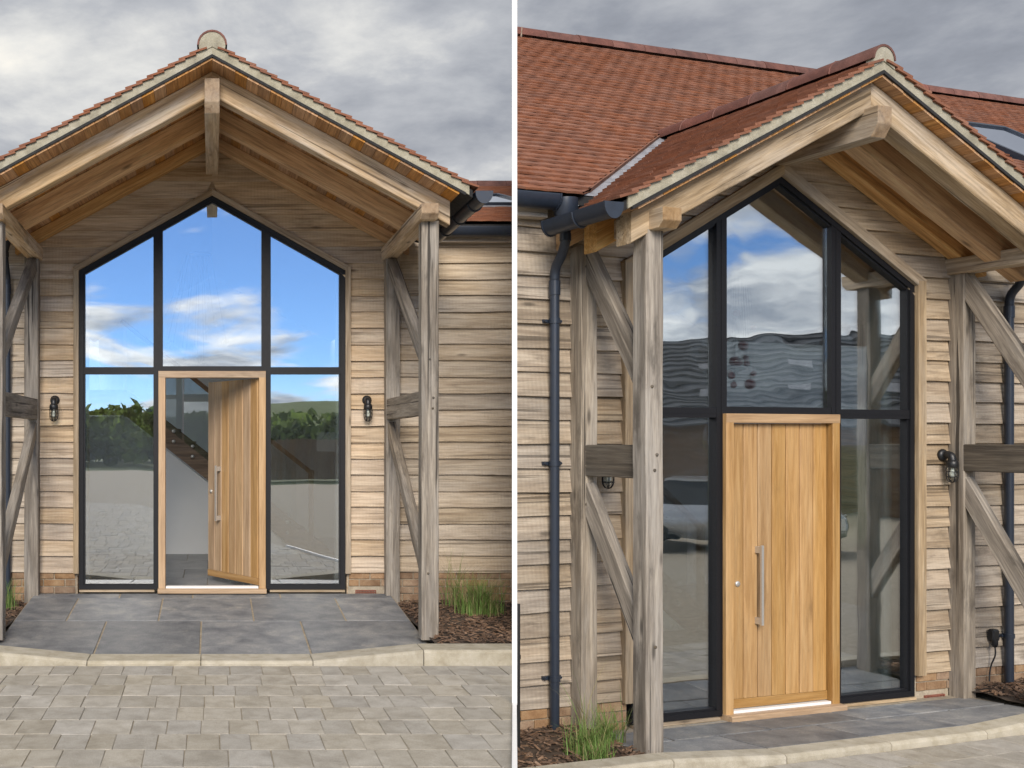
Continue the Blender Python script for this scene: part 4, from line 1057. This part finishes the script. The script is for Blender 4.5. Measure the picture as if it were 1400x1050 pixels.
# ------------------------------------------------------------------ what the glass reflects: yard, fence, cars, barn, wood
def car(loc, rz, mat, label):
    t = empty('parked_car', loc, rz); tag(t, label, 'car')
    # lofted body: stations along x, half widths and heights
    st = [(-2.15, .55, .45, .62), (-2.08, .78, .30, .80), (-1.5, .86, .24, .92), (-.7, .88, .22, .96), (.7, .88, .22, .96), (1.4, .86, .24, .93), (1.95, .80, .30, .86), (2.12, .60, .42, .70)]
    b = MB(); rings = []
    for x, hw, z0, z1 in st: rings += [(x, -hw * .92, z0), (x, -hw, (z0 + z1) / 2), (x, -hw * .93, z1), (x, hw * .93, z1), (x, hw, (z0 + z1) / 2), (x, hw * .92, z0)]
    f = [(i * 6 + k, i * 6 + (k + 1) % 6, i * 6 + 6 + (k + 1) % 6, i * 6 + 6 + k) for i in range(len(st) - 1) for k in range(6)]
    b.raw(rings, f + [tuple(range(6)), tuple(reversed(range(42, 48)))], 0, True); b.build('body', mat, t)
    b = MB(); cab = [(-1.75, .78, .93), (-1.15, .66, 1.42), (.35, .66, 1.46), (1.15, .76, .95)]
    v = [(x, s_ * hw, z) for x, hw, z in cab for s_ in (-1, 1)]
    b.raw(v, [(0, 2, 4, 6), (7, 5, 3, 1), (0, 1, 3, 2), (2, 3, 5, 4), (4, 5, 7, 6)]); b.build('window', 'car_glass', t)
    b = MB(); b.box((-1.12, -.655, 1.425), (.33, .655, 1.475)); b.build('roof', mat, t)
    for x in (-1.35, 1.35):
        for s_ in (-1, 1):
            b = MB(); b.lathe([(.19, -.09), (.30, -.10), (.32, -.06), (.32, .06), (.30, .10), (.19, .09)], 20, Matrix.Translation((x, s_ * .80, .32)) @ Matrix.Rotation(R(90), 4, 'X')); wh = b.build('wheel', 'tyre', t)
            b = MB(); b.lathe([(0, -.08), (.19, -.085), (.19, .085), (0, .08)], 16, Matrix.Translation((x, s_ * .80, .32)) @ Matrix.Rotation(R(90), 4, 'X')); b.build('rim', 'steel', wh)
    for s_ in (-1, 1):
        b = MB(); b.box((2.02, s_ * .62 - .13, .62), (2.10, s_ * .62 + .13, .74)); b.build('headlight', 'white_trim', t)
car((17.5, 2.0, ZDR), R(68), 'car_silver', 'silver parked car reflected in the glass beside the closed door')
t = empty('board_fence', (1.2, -30, ZDL)); tag(t, 'brown board fence reflected in the glass right of the open door', 'fence')
t.location = (2.2, -42, -.95)
for i in range(60): timber('fence_board', t, (i * .152, 0, .02), (i * .152, 0, 2.35 + rng.uniform(-.02, .02)), .022, .145, 'fence_oak', up=(1, 0, 0), jit=.001)
for i in range(5): timber('fence_post', t, (i * 2.2, -.08, 0), (i * 2.2, -.08, 2.4), .1, .1, 'fence_oak', up=(1, 0, 0))
# barn
rb_ = math.atan2(.905, .425); bl = empty('field_barn', (28.5, -4.2, ZDR), R(65)); tag(bl, 'long dark barn with slated roof reflected in the upper glass of the closed door house', 'barn')
b = MB(); b.box((-13, -.1, 0), (13, 0, 2.9)); b.box((-13, -6.9, 0), (13, -6.8, 2.9)); b.box((-13, -6.8, 0), (-12.9, -.1, 2.9)); b.box((12.9, -6.8, 0), (13, -.1, 2.9)); b.build('wall', 'fence_oak', bl)
b = MB(); n = 17
for s_ in (1, -1):
    for i in range(n):
        def cp(u, dz): return (-3.4 + s_ * 3.78 * (1 - u), 2.72 + 3.03 * u + dz)
        (ya, za), (yb_, zb_) = cp(i / n, .075), cp((i + 1.15) / n, .0)
        v = [(-13.3, ya, za), (13.3, ya, za), (13.3, yb_, zb_), (-13.3, yb_, zb_)]
        b.raw(v + [(q[0], q[1], q[2] - .05) for q in v], [(0, 1, 2, 3), (7, 6, 5, 4), (0, 4, 5, 1), (2, 6, 7, 3)], rng.random())
br = b.build('roof', 'roof_sheet', bl, attr=True)
for x in (-8, -5.5, -3, -.5, 2, 4.5, 7):
    for q in (.30, .58):
        y0 = .35 - 3.75 * q; z0 = 2.75 + 3.0 * q
        b = MB(); v = [(x, y0, z0 + .14), (x + .7, y0, z0 + .14), (x + .7, y0 - .25, z0 + .34), (x, y0 - .25, z0 + .34)]
        b.raw(v + [(a_[0], a_[1], a_[2] + .03) for a_ in v], BOXF); b.build('skylight', 'lead', br)
# far wood and a low hill behind it
b = MB(); nx, ny = 60, 8; vv = []
for j in range(ny + 1):
    for i in range(nx + 1):
        x = -260 + 520 * i / nx; u = j / ny; vv.append((x, -110 - 200 * u, -1.1 + (9 + 3 * math.sin(x * .021 + .6) + 1.6 * math.sin(x * .06)) * math.sin(u * math.pi / 2)))
b.raw(vv, [(j * (nx + 1) + i, j * (nx + 1) + i + 1, j * (nx + 1) + nx + 2 + i, j * (nx + 1) + nx + 1 + i) for j in range(ny) for i in range(nx)], 0, True)
o = b.build('hill', 'leaf_far'); o['kind'] = 'structure'
b = MB(); rr = random.Random(3)
for c in range(150):
    cx_, cy_ = rr.uniform(-70, 90), rr.uniform(-95, -72); h = rr.uniform(3.6, 5.2) + (1.2 if cx_ < -6 else 0); rad = rr.uniform(2., 3.6)
    for q in range(260):
        u, vv_ = rr.uniform(0, 6.283), rr.uniform(-1, 1); s_ = math.sqrt(1 - vv_ * vv_); k = rr.uniform(.7, 1.)
        p = Vector((cx_ + rad * s_ * math.cos(u) * k, cy_ + rad * s_ * math.sin(u) * k, -1 + h * .52 + h * .48 * vv_ * k)); e_ = rr.uniform(.25, .6)
        d1 = Vector((rr.uniform(-1, 1), rr.uniform(-1, 1), rr.uniform(-1, 1))) * e_; d2 = Vector((rr.uniform(-1, 1), rr.uniform(-1, 1), rr.uniform(-1, 1))) * e_
        b.raw([p - d1, p + d2, p + d1, p - d2], [(0, 1, 2, 3)], rr.random())
o = b.build('woodland', 'leaf_far', None, attr=True); tag(o, 'far green woodland on the skyline reflected in the glass', 'woodland', None, 'stuff')
